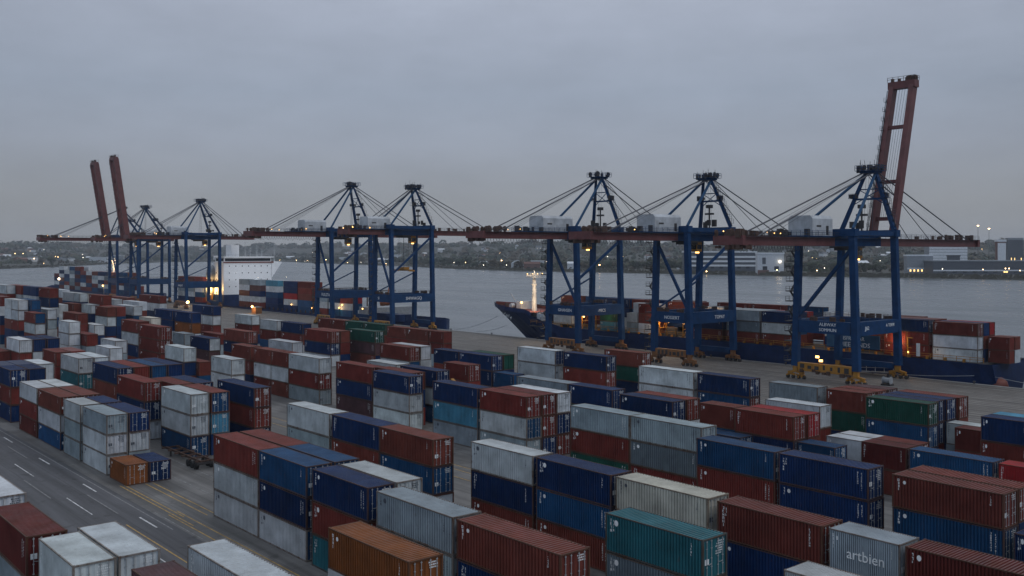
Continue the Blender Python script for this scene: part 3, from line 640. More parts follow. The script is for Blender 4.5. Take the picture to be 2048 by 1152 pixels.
# farthest ship
r3 = random.Random(21); prev3 = {}
tiers = {0: 4, 1: 6, 2: 5, 3: 6, 4: 6, 5: 5, 6: 5, 7: 5, 8: 5, 9: 4, 10: 5, 11: 5, 12: 4}
for i in range(13):
    for rw in range(3):
        k = tiers[i]-(1 if rw == 1 and r3.random() < .5 else 0)
        s3 = []
        for q in range(k):
            opts = [x for x in ['r', 'w', 'n', 'b', 'g', 'm', 'r', 'w', 'n', 'm', 'G'] if not (s3 and s3[-1] == x) and not (q < len(prev3.get(rw, [])) and prev3[rw][q] == x)]
            s3.append(r3.choice(opts))
        prev3[rw] = s3
        deck_stack(-815+i*13.4, 12.6, 219+rw*3.0, 1.2, ''.join(reversed(s3)), Z3)

def ordinal(i):
    return ['first','second','third','fourth','fifth','sixth','seventh','eighth','ninth','tenth','eleventh','twelfth'][i] if i < 12 else f'{i+1}th'
def screen_x(c):
    p = Vector((c['u']+c['L']/2, c['v'], 0)); return p.dot(RGT)/max(1, p.dot(FWD))
def base_label(c):
    s = CNAME[c['c']]+' container, '
    ab, be = c['above'], c['below']
    if ab and be: s += f"{CNAME[ab]} above, {CNAME[be]} below"
    elif ab: s += f"{CNAME[ab]} above, lowest in its stack"
    elif be: s += f"topmost over {CNAME[be]}"
    else: s += 'not stacked'
    return s
for i, c in enumerate(CONT): c['i'] = i; c['lod'] = ('.', 'c', 'd', 'b', 'a')[LOD[i]] if i < len(LOD) else 'c'
shown = [c for c in CONT if c['lod'] != '.']
grp = {}
for c in shown:
    c['label'] = base_label(c)+', '+c['zone']; grp.setdefault(c['label'], []).append(c)
for lb, g_ in grp.items():
    if len(g_) > 1:
        g_.sort(key=screen_x)
        for k, c in enumerate(g_):
            nth = 'leftmost' if k == 0 else ('rightmost' if k == len(g_)-1 else ordinal(k)+' from left')
            c['label'] = lb+', '+nth
SHORT = [('in the row along the road', 'roadside row'), ('in the second row from the road', 'second row inland'), ('in the third row from the road', 'third row inland'),
         ('in the fourth row from the road', 'fourth row inland'), ('in the back rows by the quay', 'rows by quay'), ('on the near side of the road', 'nearer than road'),
         ('far along the yard, by the road', 'far end by road'), ('far along the yard, mid rows', 'far end mid rows'), ('far along the yard, quay rows', 'far end quay rows'),
         ('aboard the ship with the white bridge', 'on white-bridge ship'), ('aboard the near dark blue ship', 'on nearest ship'), ('aboard the farthest ship', 'on farthest ship'), ('lowest in its stack', 'lowest')]
for c in shown:
    for a, s in SHORT:
        if len(c['label'].split()) > 16: c['label'] = c['label'].replace(a, s)
GROUPS = {'yard': 'shipping containers stacked in the yard', 'ship': 'shipping containers aboard the ships'}
rest = MB(); restc = []
first_objs = {}
def put(name, me, colr, parent=None, loc=None, sc=None):
    src = first_objs.get(me.name)
    o = src.copy() if src else bpy.data.objects.new(name, me)
    if not src: first_objs[me.name] = o
    for k in list(o.keys()): del o[k]
    o.name = name; o.color = colr
    o.parent = parent; o.location = loc or (0, 0, 0); o.scale = sc or (1, 1, 1)
    col.objects.link(o); return o
def build_container(c):
    i = c['i']; sc = (c['L']/CL, 1, c.get('h', 3.0)/3.0)
    cl = shade(c['c'], i); loc = (c['u'], c['v'], c['z'])
    root = put('shipping_container', ME_BODY if c['lod'] in 'abd' else ME_ALL, cl, None, loc, sc)
    rj = random.Random(i*29+1); root.rotation_euler = (0, 0, rj.gauss(0, .0016)); root.location.x += rj.uniform(-.03, .03); root.location.y += rj.uniform(-.03, .03)
    tag(root, c['label'], 'container', GROUPS[c['place']])
    if c['lod'] in 'abd':
        put('frame', ME_FRAME, (tuple(x*.25+q*.75 for x, q in zip(cl, (.11, .072, .046) if c['c'] in 'wgcGl' else (.075, .042, .028)))+(1,)), root)
        rr = random.Random(i*17+3)
        dc = cl
        if rr.random() < .08 and c['v'] > 32: dc = shade(rr.choice('nbrw'), i+9)
        mk = 'd' if c['c'] in 'wgc' and rr.random() < .7 else 'w'
        s = rr.randrange(7)
        for k in (0, 1):
            d = put('door', ME_DOOR[k], dc, root)
            if c['lod'] == 'a': put('lock_gear', ME_GEAR[k], cl, d)
            if k == 1 and c['lod'] == 'a': put('door_lettering', MARKS[mk, s, 'p'], cl, d)
        if c['lod'] != 'd' and not c.get('nomark'): put('side_lettering', MARKS[mk, s], cl, root)
    c['obj'] = root
    return root
for c in shown: build_container(c)
# the containers one can hardly see: one object
rest_by = {}
hid = [c for c in CONT if c['lod'] == '.']
if hid:
    b = MB(); pal = {}
    mats = []
    for c in hid:
        pk = (c['c'], (c['i']*7+c['level']*3) % 4)
        if pk not in pal:
            pal[pk] = len(mats); mats.append(paint('far_container_'+CNAME[c['c']].replace(' ', '_').replace('-', '_'), shade(c['c'], pk[1]*37+5)[:3] if pk[1] < 3 else tuple(x*.7 for x in COL[c['c']]), .6, .4, .4, spec=.1, dust_sheen=.24))
        b.cur = pal[pk]; b.box(c['u'], c['v'], c['z'], c['u']+c['L'], c['v']+CW, c['z']+CH*c.get('h', 3.0)/3.0)
    tag(b.build('container_stacks', mats), 'remaining containers buried deep inside and far along the stacks', 'containers', None, 'stuff')
# ------------------------------------------------------------------ lettering
def text_mesh(s, size, mat, parent, name, loc, rot, ext=.02, align='CENTER'):
    cu = bpy.data.curves.new('lettering', 'FONT'); cu.body = s; cu.size = size; cu.extrude = ext; cu.align_x = align; cu.resolution_u = 2
    tmp = bpy.data.objects.new('lettering_tmp', cu); col.objects.link(tmp)
    dg = bpy.context.evaluated_depsgraph_get(); dg.update()
    me = bpy.data.meshes.new_from_object(tmp.evaluated_get(dg)); me.name = 'lettering'
    bpy.data.objects.remove(tmp); bpy.data.curves.remove(cu)
    me.materials.clear(); me.materials.append(mat)
    o = link(name, me, None, parent, loc); o.rotation_euler = rot
    return o
for c in CONT:
    if c['place'] == 'yard' and abs(c['u']+38.5) < 2 and abs(c['v']-63) < 3 and c['level'] == 2 and 'obj' in c:
        t = text_mesh('artbien', 1.05, M['mark_w'], c['obj'], 'lettering', (CL*.53, .015, 1.1), (R(90), 0, 0))
        t.scale = (CL/c['L']*.98, 1, 1)
        c['obj']['label'] = 'pale grey container lettered artbien on its side, between two maroon ones'

# ------------------------------------------------------------------ quay cranes
VL, VS = 194.0, 212.0
def crane(u, wd, zg, za, vb, vf, va, label, boom=None, signs=(), seed=0, house=(184, 195), lit=True, trolley=None, spread=None, braces=('ab', 'cb', 'ad'), cover=False):
    rc = random.Random(seed)
    t = empty('quay_crane', (u, 0, 0)); tag(t, label, 'crane', 'container cranes along the quay')
    h = wd/2; ht = h-1.0; zp = 12.2
    # legs
    def legx(s, z): return s*(h-(h-ht)*z/zg)
    for s in (-1, 1):
        for y in (VL, VS):
            b = MB(); b.bar((legx(s, 3.0), y, 3.0), (legx(s, zg+1.4), y, zg+1.4), 1.55, 1.3, 1.4, 1.2, up=(0, 1, 0))
            for z in (8, 18, 26): b.bar((legx(s, z), y-.8, z), (legx(s, z), y+.8, z+.001), .1, .1) if False else None
            b.build('leg', M['blue'], t)
    # portal ties
    for s in (-1, 1):
        b = MB(); x = legx(s, zp); b.box(x-.75, VL+.7, zp-1.5, x+.75, VS-.7, zp+1.5)
        o = b.build('portal_beam', M['blue'], t)
        b = MB(); b.rail([(x-.6*s, VL+1, zp+1.5), (x-.6*s, VS-1, zp+1.5)]); b.build('handrail', M['cable'], o)
        for q in range(2): pass
    for y in (VL, VS):
        b = MB(); b.box(legx(-1, zp)+.9, y-.68, zp-1.4, legx(1, zp)-.9, y+.68, zp+1.4)
        o = b.build('portal_beam', M['blue'], t)
        b = MB(); b.rail([(-h+1, y-.6, zp+1.4), (h-1, y-.6, zp+1.4)])
        for k in range(7): b.cbox(rc.uniform(-h+1.5, h-1.5), y+rc.uniform(-.4, .4), zp+1.4+.4, rc.uniform(.4, 1.4), .5, rc.uniform(.5, 1.3))
        b.build('deck_gear', M['rusty'], o)
    # sill beams, bogies, wheels
    sm = M['yellow'] if u > -150 or -360 < u < -290 else M['yellowold']
    for y in (VL, VS):
        b = MB()
        if y == VL:
            b.box(-h+1.0, y-.6, 2.0, h-1.0, y+.6, 3.9)
            so_ = b.build('sill_beam', sm, t)
            for k in range(7):
                b = MB(); x = -h+2.2+k*(wd-4.4)/6; w_ = rc.uniform(.25, .6); b.box(x-w_, y-.64, 2.3+rc.uniform(0, .4), x+w_, y-.601, 3.2+rc.uniform(0, .5))
                b.build('recess_shade', M['dark'], so_)  # dark plates painted as the shade inside cut-outs of the sill
            b = MB()
            for k in range(9): b.cbox(rc.uniform(-h+1.5, h-1.5), y-.75, rc.uniform(1.6, 2.3), rc.uniform(.3, 1.1), .5, rc.uniform(.4, .9))
            b.build('cable_gear', M['rusty'], so_)
        else:
            b.box(-h+1.0, y-.5, 2.2, h-1.0, y+.5, 3.5); b.build('sill_beam', M['blue'], t)
        for s in (-1, 1):
            bx = s*(h-.2)
            b = MB()
            b.bar((bx-2.0, y, 1.35), (bx, y, 1.75), .7, .5); b.bar((bx, y, 1.75), (bx+2.0, y, 1.35), .7, .5); b.bar((bx, y, 1.6), (bx, y, 3.0), 1.1, .9)
            for k in (-1, 1):
                b.bar((bx+k*1.35-.85, y, .75), (bx+k*1.35, y, 1.15), .6, .42); b.bar((bx+k*1.35, y, 1.15), (bx+k*1.35+.85, y, .75), .6, .42)
            o = b.build('bogie', sm, t)
            for k in range(4):
                b = MB(); x = bx-2.1+k*1.4; b.tube((x, y-.32, .42), (x, y+.32, .42), .40, k=12)
                b.build('wheel', M['dark'], o)
            b = MB()
            for k in range(5): b.cbox(bx+rc.uniform(-2, 2), y-.55, rc.uniform(.5, 1.3), rc.uniform(.2, .6), .3, rc.uniform(.3, .6))
            b.build('drive_motor', sm, o)
    # diagonal braces
    BR = {'ab': ((legx(-1, zg), VL, zg-1), (legx(1, zp), VL, zp+1.4), .62), 'ba': ((legx(1, zg), VL, zg-1), (legx(-1, zp), VL, zp+1.6), .7),
          'cb': ((legx(1, zg), VS, zg-1.2), (legx(1, 20), VL, 21.0), .6), 'ad': ((legx(-1, zp), VL, zp+1.6), (legx(-1, 20), VS, 21.5), .38)}
    for p, q, w_ in (BR[k] for k in braces):
        b = MB(); b.bar(p, q, w_); b.build('brace', M['blue'], t)
    # top frame: cross heads that carry the girders
    for y in (VL, VS):
        b = MB(); b.box(-ht-1.0, y-.9, zg+1.4, ht+1.0, y+.9, zg+3.0); b.build('cross_head', M['blue'], t)
    for s in (-1, 1):
        b = MB(); b.box(s*ht-.5, VL+.9, zg+1.6, s*ht+.5, VS-.9, zg+2.6)
        b.build('top_beam', M['blue'], t)
    # girders: rust red beyond the legs, blue between them
    sp = 2.6
    for s in (-1, 1):
        b = MB(); b.box(s*sp-.5, VL-1.2, zg-.75, s*sp+.5, VS+.6, zg+1.38); b.build('girder', M['blue'], t)
        b = MB(); b.box(s*sp-.5, vb, zg-.75, s*sp+.5, VL-1.2, zg+1.1); b.build('girder', M['red'], t)
        if vf > VS+2:
            b = MB(); b.box(s*sp-.5, VS+.6, zg-.7, s*sp+.5, vf, zg+1.1); b.build('boom_girder', M['red'], t)
    for y in [vb+.6, vb+9, vb+18] + [VS+8+k*10 for k in range(int((vf-VS-8)/10)+1)]:
        if y < vf: MB().box(-sp+.5, y-.35, zg-.4, sp-.5, y+.35, zg+.6).build('girder_tie', M['red'], t)
    if vf > VS+2: MB().box(-sp-1.1, vf-.1, zg-.7, sp+1.1, vf+1.1, zg+1.2).build('end_beam', M['red'], t)
    MB().box(-sp-1.1, vb-1.0, zg-.7, sp+1.1, vb-.1, zg+1.2).build('end_beam', M['red'], t)
    # walkways with rails on both girder flanks, rope sheaves and gear at the tail
    b = MB()
    for s in (-1, 1):
        x = s*(sp+1.0)
        b.box(x-.4, vb, zg+1.0, x+.4, vf, zg+1.06)
        b.rail([(x+s*.35, vb, zg+1.06), (x+s*.35, vf, zg+1.06)], post=2.4)
    b.build('walkway', M['cable'], t)
    b = MB()
    for k in range(16):
        y = vb+rc.uniform(-1.0, 8.5); x = rc.uniform(-3.2, 3.2); z = zg+1.15
        if rc.random() < .5: b.tube((x-.15, y, z+.8), (x+.15, y, z+.8), rc.uniform(.45, .8), k=10); b.box(x-.3, y-.2, z-.1, x+.3, y+.2, z+.8)
        else: b.cbox(x, y, z+.5, rc.uniform(.5, 1.3), rc.uniform(.5, 1.5), rc.uniform(.8, 1.9))
    for k in range(8): b.cbox(rc.uniform(-3.4, 3.4), vb+rc.uniform(-1, 4), zg-1.1, rc.uniform(.4, 1.2), rc.uniform(.5, 1.6), rc.uniform(.5, 1.1))
    b.build('tail_gear', M['rusty'], t)
    if vf > VS+12:
        b = MB()
        for k in range(18):
            y = vf-rc.uniform(-.8, 34)*rc.random(); x = rc.choice((-1, 1))*rc.uniform(1.8, 3.4)
            b.cbox(x, y, zg+1.1+.5, rc.uniform(.3, .9), rc.uniform(.4, 1.4), rc.uniform(.6, 1.7))
        b.build('boom_gear', M['rusty'], t)
    # A frame
    ax = 1.3
    for s in (-1, 1):
        b = MB(); b.bar((s*ht, VS, zg+3.0), (s*ax, va, za-1.2), .95, .95, .7, .7); b.build('mast_leg', M['blue'], t)
        b = MB(); b.tube((s*ht, VL, zg+3.0), (s*ax, va-.4, za-1.6), .36, k=8); b.build('back_strut', M['bluel'], t)
    zm = zg+3+(za-zg)*.42; k = (zm-zg-3)/(za-1.2-zg-3)
    b = MB(); xm = ht+(ax-ht)*k; ym = VS+(va-VS)*k
    b.bar((-xm, ym, zm), (xm, ym, zm), .45)
    b.box(-xm-1.2, ym-.9, zm+.2, -xm+.6, ym+.9, zm+.28); b.box(xm-.6, ym-.9, zm+.2, xm+1.2, ym+.9, zm+.28)
    b.rail([(-xm-1.1, ym-.8, zm+.28), (-xm+.5, ym-.8, zm+.28)]); b.rail([(xm-.5, ym-.8, zm+.28), (xm+1.1, ym-.8, zm+.28)])
    b.build('mast_tie', M['blue'], t)
    b = MB()
    for k in range(10):
        sx = rc.choice((-1, 1)); b.cbox(sx*xm+rc.uniform(-1.0, 1.0), ym+rc.uniform(-.7, .7), zm+.3+.5, rc.uniform(.3, .8), rc.uniform(.3, .8), rc.uniform(.5, 1.5))
    for k in range(5): b.cbox(rc.uniform(-1.6, 1.6), VS-rc.uniform(0, 5), zg+3.4+rc.uniform(0, 1), rc.uniform(.5, 1.3), rc.uniform(.4, .9), rc.uniform(.8, 2.0))
    b.bar((0, VS-2.5, zg+2), (0, VS-2.5, zg+9), .3); b.cbox(0, VS-2.5, zg+8.6, 1.6, 1.0, .9); b.cbox(0, VS-2.5, zg+6.6, 2.6, .7, .5)
    b.build('winch_gear', M['dark'], t)
    def mast_at(f): return ht+(ax-ht)*f, VS+(va-VS)*f, zg+3+(za-1.2-zg-3)*f
    b = MB()
    for f in (.72,):
        x_, y_, z_ = mast_at(f); b.bar((-x_, y_, z_), (x_, y_, z_), .25)
    xa, ya, za_ = mast_at(.44); xb, yb_, zb_ = mast_at(.72)
    b.bar((-xa, ya, za_), (xb, yb_, zb_), .16); b.bar((xa, ya, za_), (-xb, yb_, zb_), .16)
    b.build('mast_bracing', M['blue'], t)
    b = MB()
    for k in range(9):
        f = .08+k*.095; x_, y_, z_ = mast_at(f); b.cbox(x_+.75, y_, z_, .9, .9, .1); b.rail([(x_+1.15, y_-.45, z_), (x_+1.15, y_+.45, z_)], post=.9, r=.04)
    b.bar(tuple(v+o for v, o in zip(mast_at(.02), (.7, 0, 0))), tuple(v+o for v, o in zip(mast_at(.95), (.7, 0, 0))), .12)
    b.build('mast_ladder', M['cable'], t)
    b = MB(); b.box(-1.9, va-1.8, za-1.2, 1.9, va+1.8, za-.7)
    b.rail([(-2.6, va-2.6, za-.6), (2.6, va-2.6, za-.6), (2.6, va+2.6, za-.6), (-2.6, va+2.6, za-.6), (-2.6, va-2.6, za-.6)], h=1.2, post=1.3, r=.05)
    b.box(-2.6, va-2.6, za-.7, 2.6, va+2.6, za-.62)
    o = b.build('apex_platform', M['blue'], t)
    b = MB()
    for k in range(9):
        x = rc.uniform(-2.2, 2.2); y = va+rc.uniform(-2.2, 2.2); r_ = rc.uniform(.45, .75)
        b.tube((x-.12, y, za+.2), (x+.12, y, za+.2), r_, k=10); b.box(x-.2, y-.25, za-.6, x+.2, y+.25, za+rc.uniform(.2, 1.1))
    for k in range(10):
        x = rc.uniform(-2.3, 2.3); y = va+rc.uniform(-2.3, 2.3); z = za-rc.uniform(.4, 1.0)
        b.cbox(x, y, z+.5, rc.uniform(.2, .6), rc.uniform(.2, .6), rc.uniform(.4, 1.7))
        if rc.random() < .4: b.bar((x, y, z), (x+rc.uniform(-.3, .3), y, z+rc.uniform(1.6, 3.0)), .08)
    b.build('sheaves', M['dark'], o).name = 'sheave_block'
    # stays and ropes
    for s in (-1, 1):
        b = MB(); b.tube((s*ax, va-.8, za-1.0), (s*sp, vb+5.5, zg+1.1), .17, k=6); b.build('back_stay', M['cable'], t)
        if vf > VS+12:
            b = MB(); b.tube((s*ax, va+.8, za-1.0), (s*sp, vf-4, zg+1.1), .15, k=6); b.build('fore_stay', M['cable'], t)
            b = MB(); b.tube((s*ax, va+.8, za-1.2), (s*sp, VS+(vf-VS)*.5, zg+1.1), .09, k=5); b.build('fore_stay', M['cable'], t)
    b = MB()
    for k in range(4):
        x = -1.1+k*.7
        b.tube((x, va-.6, za-.8), (x*1.5, vb+11+k*.4, zg+1.8), .04, k=4, cap=False)
        b.tube((x, va, za-.8), (x, va+rc.uniform(-1.5, .8), zg+2.5), .035, k=4, cap=False)
    b.build('hoist_rope', M['cable'], t)
    # machinery house
    y0, y1 = house; b = MB(); zb = zg+1.45
    b.box(-3.4, y0-2, zb-.25, 3.4, y1+3, zb-.02); b.rail([(-3.3, y0-1.9, zb), (-3.3, y1+2.9, zb), (3.3, y1+2.9, zb), (3.3, y0-1.9, zb), (-3.3, y0-1.9, zb)])
    b.build('house_platform', M['blue'], t)
    b = MB(); hh = 3.9
    y0 = y1-(y1-y0)*.72; hh = 4.4
    sec = [(-3.0, zb), (3.0, zb), (3.0, zb+hh-.7), (2.4, zb+hh), (-2.4, zb+hh), (-3.0, zb+hh-.7)]
    n = len(sec)
    for k in range(n):
        a, c = sec[k], sec[(k+1) % n]
        b.face([(a[0], y1, a[1]), (a[0], y0, a[1]), (c[0], y0, c[1]), (c[0], y1, c[1])])
    b.face([(x, y0, z) for x, z in sec]); b.face([(x, y1, z) for x, z in sec][::-1])
    if cover:
        for k in range(5): b.sphere((rc.uniform(-1.6, 1.6), y0+1.5+k*(y1-y0-3)/4, zb+hh*.8), rc.uniform(1.1, 1.7), 10, .55)
    hs = b.build('machinery_house', M['white'], t)
    b = MB()
    b.box(3.0, y0+1.6, zb+1.9, 3.03, y0+3.4, zb+2.3); b.box(-3.03, y0+2, zb+.2, -3.0, y0+3, zb+2.2)
    b.box(3.0, y1-2.6, zb+.15, 3.03, y1-1.6, zb+2.2)
    b.build('vent', M['dark'], hs)
    # shield outline emblem on the sea-end gable and the near side
    b = MB(); pts = [(1.0, 1.2), (1.0, -.1), (0, -1.2), (-1.0, -.1), (-1.0, 1.2)]
    for (xa, za_), (xb, zb_) in zip(pts, pts[1:]+pts[:1]):
        b.bar((xa, y1+.02, zb+1.9+za_), (xb, y1+.02, zb+1.9+zb_), .12, .04)
    b.build('emblem', M['grey'], hs)
    b = MB()
    for k in range(6): b.cbox(rc.uniform(-3, 3), y1+rc.uniform(.6, 2.4), zb+.7, rc.uniform(.5, 1.2), .7, rc.uniform(.8, 1.7))
    for k in range(7): b.cbox(rc.uniform(-3, 3), y0-rc.uniform(.5, 6), zb+.5, rc.uniform(.5, 1.4), rc.uniform(.4, 1.2), rc.uniform(.7, 2.2))
    b.build('roof_gear', M['dark'], t)
    # trolley with cab
    ty = trolley if trolley else VL+6
    b = MB(); b.box(-3.0, ty-2.5, zg-1.15, 3.0, ty+2.5, zg-.78); b.box(-2.2, ty-1.8, zg-1.7, 2.2, ty+1.8, zg-1.15)
    tr = b.build('trolley', M['dark'], t)
    b = MB(); b.box(-1.0, ty+2.6, zg-3.6, 1.2, ty+4.8, zg-1.0)
    cb = b.build('cab', M['yellow'], t, bevel=.12)
    b = MB(); b.box(-.85, ty+4.8, zg-3.0, 1.05, ty+4.84, zg-1.6); b.box(1.2, ty+2.8, zg-2.9, 1.24, ty+4.6, zg-1.7); b.box(-.9, ty+2.56, zg-2.9, 1.1, ty+2.6, zg-1.7); b.build('cab_window', M['glass'], cb)
    if spread:
        b = MB()
        for x in (-1.6, 1.6):
            for y in (-1.0, 1.0): b.tube((x, ty+y, zg-1.6), (x, ty+y, spread+1.5), .05, k=4, cap=False)
        b.build('hoist_rope', M['cable'], t)
        b = MB(); b.box(-2.0, ty-1.2, spread+.7, 2.0, ty+1.2, spread+1.6); b.box(-5.5, ty-.5, spread+.2, 5.5, ty+.5, spread+.7)
        for x in (-5.4, 5.0): b.box(x, ty-1.25, spread, x+.4, ty+1.25, spread+.5)
        b.build('spreader', M['yellow'], t)
    # small working lamps along the tail walkway and on the land side legs
    for k in range(5):
        b = MB(); b.sphere((rc.choice((-1, 1))*rc.uniform(2.8, 3.5), vb+rc.uniform(1, 22), zg+rc.uniform(1.6, 2.3)), .13 if u > -250 else .17, 6); b.build('walkway_lamp', M['lampwarm'], t)
    b = MB(); b.cbox(.6, ty+3.6, zg-3.8, .7, .7, .35); b.build('cab_lamp', M['lampwarm'], t)
    if u > -130:
        for x, z in ((-1.6, 5.5), (-.7, 4.7)):
            b = MB(); b.cbox(x, VL-.7, z, .75, .3, .5); b.build('work_lamp', M['lampwarm'], t)
            b = MB(); b.bar((x+.2, VL-.5, z-.2), (x+.2, VL-.5, 3.8), .08); b.build('lamp_bracket', M['dark'], t)
    # festoon cable loops under the land side girder
    b = MB(); y = vb+3.5
    while y < VL-2:
        st = 1.05; dz = rc.uniform(.9, 1.5); x = -sp-1.0
        b.line([(x, y, zg-.75), (x, y+st*.25, zg-.75-dz*.8), (x, y+st*.5, zg-.75-dz), (x, y+st*.75, zg-.75-dz*.8), (x, y+st, zg-.75)], .05, 4); y += st
    b.build('festoon_cable', M['cable'], t)
    # stair tower on the land side leg
    b = MB(); z = 4.0; k = 0
    x0 = -h-1.0
    while z < zg-1:
        xx = x0+(h-ht)*z/zg
        b.box(xx-1.5, VL-1.1, z-.1, xx+.1, VL+1.9, z+.12)
        b.rail([(xx-1.45, VL-1.05, z), (xx-1.45, VL+1.85, z)], post=1.4, r=.05)
        a, c = (VL-.7, VL+1.7) if k % 2 else (VL+1.7, VL-.7)
        b.bar((xx-.4, a, z), (xx-.4, c, z+2.3), .5, .12); z += 2.3; k += 1
    b.build('stair_tower', M['dark'], t)
    # raised boom
    if boom:
        vp, vt, L = boom
        yb = vp; zt = zg+L; fat = 1.2 if u > -300 else 1.6; sb = 2.6 if fat < 1.3 else 3.3
        d = Vector((0, vt-vp, L)).normalized()
        for s in (-1, 1):
            b = MB(); b.bar((s*sb, vp, zg+1.4), (s*sb, vt, zt), 1.0*fat, 1.75*fat, up=(0, 1, 0)); b.build('raised_boom', M['red'], t)
        for f in (.12, .36, .72):
            y = vp+(vt-vp)*f; z = zg+1.4+(L-1.4)*f; MB().box(-sb+.5, y-.35, z-.45, sb-.5, y+.35, z+.45).build('boom_tie', M['red'], t)
        MB().box(-sb-.9, vt-1.1, zt-.8, sb+.9, vt+1.1, zt+1.0).build('boom_head', M['red'], t)
        b = MB(); b.rail([(-sb-.9, vt-1.2, zt+1), (sb+.9, vt-1.2, zt+1), (sb+.9, vt+1.2, zt+1)], post=1.2, r=.05)
        for k in range(7):
            b.cbox(rc.uniform(-sb-.6, sb+.6), vt+rc.uniform(-.7, .7), zt+1.5, rc.uniform(.5, 1.0), .6, rc.uniform(.7, 1.5))
        b.build('boom_head_gear', M['rusty'], t)
        b = MB()
        for k in range(5): b.tube((-1.4+k*.7, vt-.3, zt-.6), (-1.2+k*.55, vp+.4, zg+6), .04, k=4, cap=False)
        b.build('boom_rope', M['cable'], t)
        b = MB(); z = zg+4; 
        while z < zt-2:
            f = (z-zg-1.4)/(L-1.4); y = vp+(vt-vp)*f-1.1
            b.box(-sb-1.1, y-.5, z, -sb-.3, y+.3, z+.06); b.rail([(-sb-1.1, y-.45, z), (-sb-.4, y-.45, z)], h=1, post=.8); z += 2.4
        b.bar((-sb-.6, vp-1.2, zg+3), (-sb-.6, vt-1.2, zt-1), .12); b.bar((-sb-.9, vp-1.2, zg+3), (-sb-.9, vt-1.2, zt-1), .12)
        b.build('boom_ladder', M['cable'], t)
    # lettering on the portal beams
    for side, s, size, off, dz in signs:
        if side == 'land': text_mesh(s, size, M['mark_w'], t, 'lettering', (off, VL-.72, zp+dz-size*.35), (R(90), 0, 0))
        else: text_mesh(s, size, M['mark_w'], t, 'lettering', (legx(1, zp)+.78, VL+9+off, zp+dz-size*.35), (R(90), 0, R(90)))
    return t

H_ = crane(-119.5, 15.5, 31.2, 49.0, 159.5, 262, 213.5, 'blue crane with its red twin boom raised, nearest and rightmost on the quay', boom=(219, 229, 39.2), seed=3, house=(181, 192),
      braces=('ba',),
      signs=(('land', 'ALBWAY', 1.05, 1.0, .7), ('land', 'SOMMUN', 1.0, 1.0, -.5), ('side', 'JJ62', 1.15, -5.5, .1), ('side', 'A TERMI', 1.0, 4.5, .4)), trolley=203)
G_ = crane(-164, 12.2, 32.8, 49.6, 161.5, 250, 208.6, 'blue crane with lowered boom, second from the right beside the loaded ship', seed=4, house=(180, 194),
      signs=(('land', 'NOSSERT', 1.2, .6, 0), ('side', 'TOPAY', 1.3, 2.5, 0)), cover=True, trolley=200)
F_ = crane(-205, 13.0, 33.6, 52.4, 162, 246, 209.0, 'blue crane standing by the bow and mast of the dark blue ship', seed=5, house=(179, 195),
      signs=(('land', 'GHANSEN', 1.25, 1.5, .1), ('side', '-MICS', 1.3, 0, -.1)), cover=True, trolley=200)
E_ = crane(-301, 12.5, 36.2, 53.8, 178, 247, 207.5, 'blue crane with lowered boom beside open water, right of the middle left pair', seed=6, house=(182, 195),
      signs=(('land', 'SI', 1.4, -2, 0), ('side', 'SHWAGQ', 1.6, 0, 0)), cover=True, trolley=203, spread=22)
D_ = crane(-344, 12.5, 36.0, 57.0, 162, 246, 206.5, 'blue crane standing over the stern containers of the white bridge ship', seed=7, house=(180, 193),
      signs=(('land', 'FUSLSTA', 1.7, 2, 0),), cover=True, trolley=201)
C_ = crane(-493, 15, 36.6, 56.5, 167, 232, 204.5, 'blue crane with lowered boom left of the white ship bridge', seed=8, house=(184, 197),
      signs=(('land', 'exxport', 1.9, 1, 0),), cover=True, trolley=203)
B_ = crane(-562, 13, 36.4, 55.5, 172, 214.5, 200.5, 'blue crane with raised red boom leaning left, second from the far left', boom=(189, 182.5, 45.5), seed=9, house=(196, 206), trolley=204)
A_ = crane(-598, 15, 36.6, 56.0, 153, 214, 199.0, 'far left blue crane with raised red boom and long level red girder', boom=(190, 183, 45), seed=10, house=(197, 206), trolley=204)
# ------------------------------------------------------------------ ships
def loft(sections, name, mat, parent, close=True, smooth=False):
    """sections: list of rings of equal length"""
    n = len(sections[0]); v = [p for s in sections for p in s]; f = []
    for i in range(len(sections)-1):
        for j in range(n-1):
            a = i*n+j; f.append((a, a+1, a+n+1, a+n))
    if close:
        f.append(tuple(range(n))[::-1]); f.append(tuple((len(sections)-1)*n+j for j in range(n)))
    me = bpy.data.meshes.new(name); me.from_pydata([tuple(p) for p in v], [], f)
    if smooth: me.polygons.foreach_set('use_smooth', [True]*len(f))
    me.materials.append(mat); return link(name, me, None, parent)
def lamp(name, loc, mat, parent, r=.3, post=None):
    b = MB(); b.sphere((0, 0, 0), r, 8)
    o = b.build(name, mat, parent); o.location = loc; return o
def plight(loc, power, color=(1, .62, .28), r=.5):
    l = bpy.data.lights.new('lamp_light', 'POINT'); l.energy = power; l.color = color; l.shadow_soft_size = r
    o = bpy.data.objects.new('lamp_light', l); o.location = loc; col.objects.link(o); return o

def spot(loc, rot, power):
    l = bpy.data.lights.new('flood_light', 'SPOT'); l.energy = power; l.color = (.93, .95, 1); l.spot_size = R(100); l.spot_blend = .8; l.shadow_soft_size = .5
    o = bpy.data.objects.new('flood_light', l); o.location = loc; o.rotation_euler = rot; col.objects.link(o)
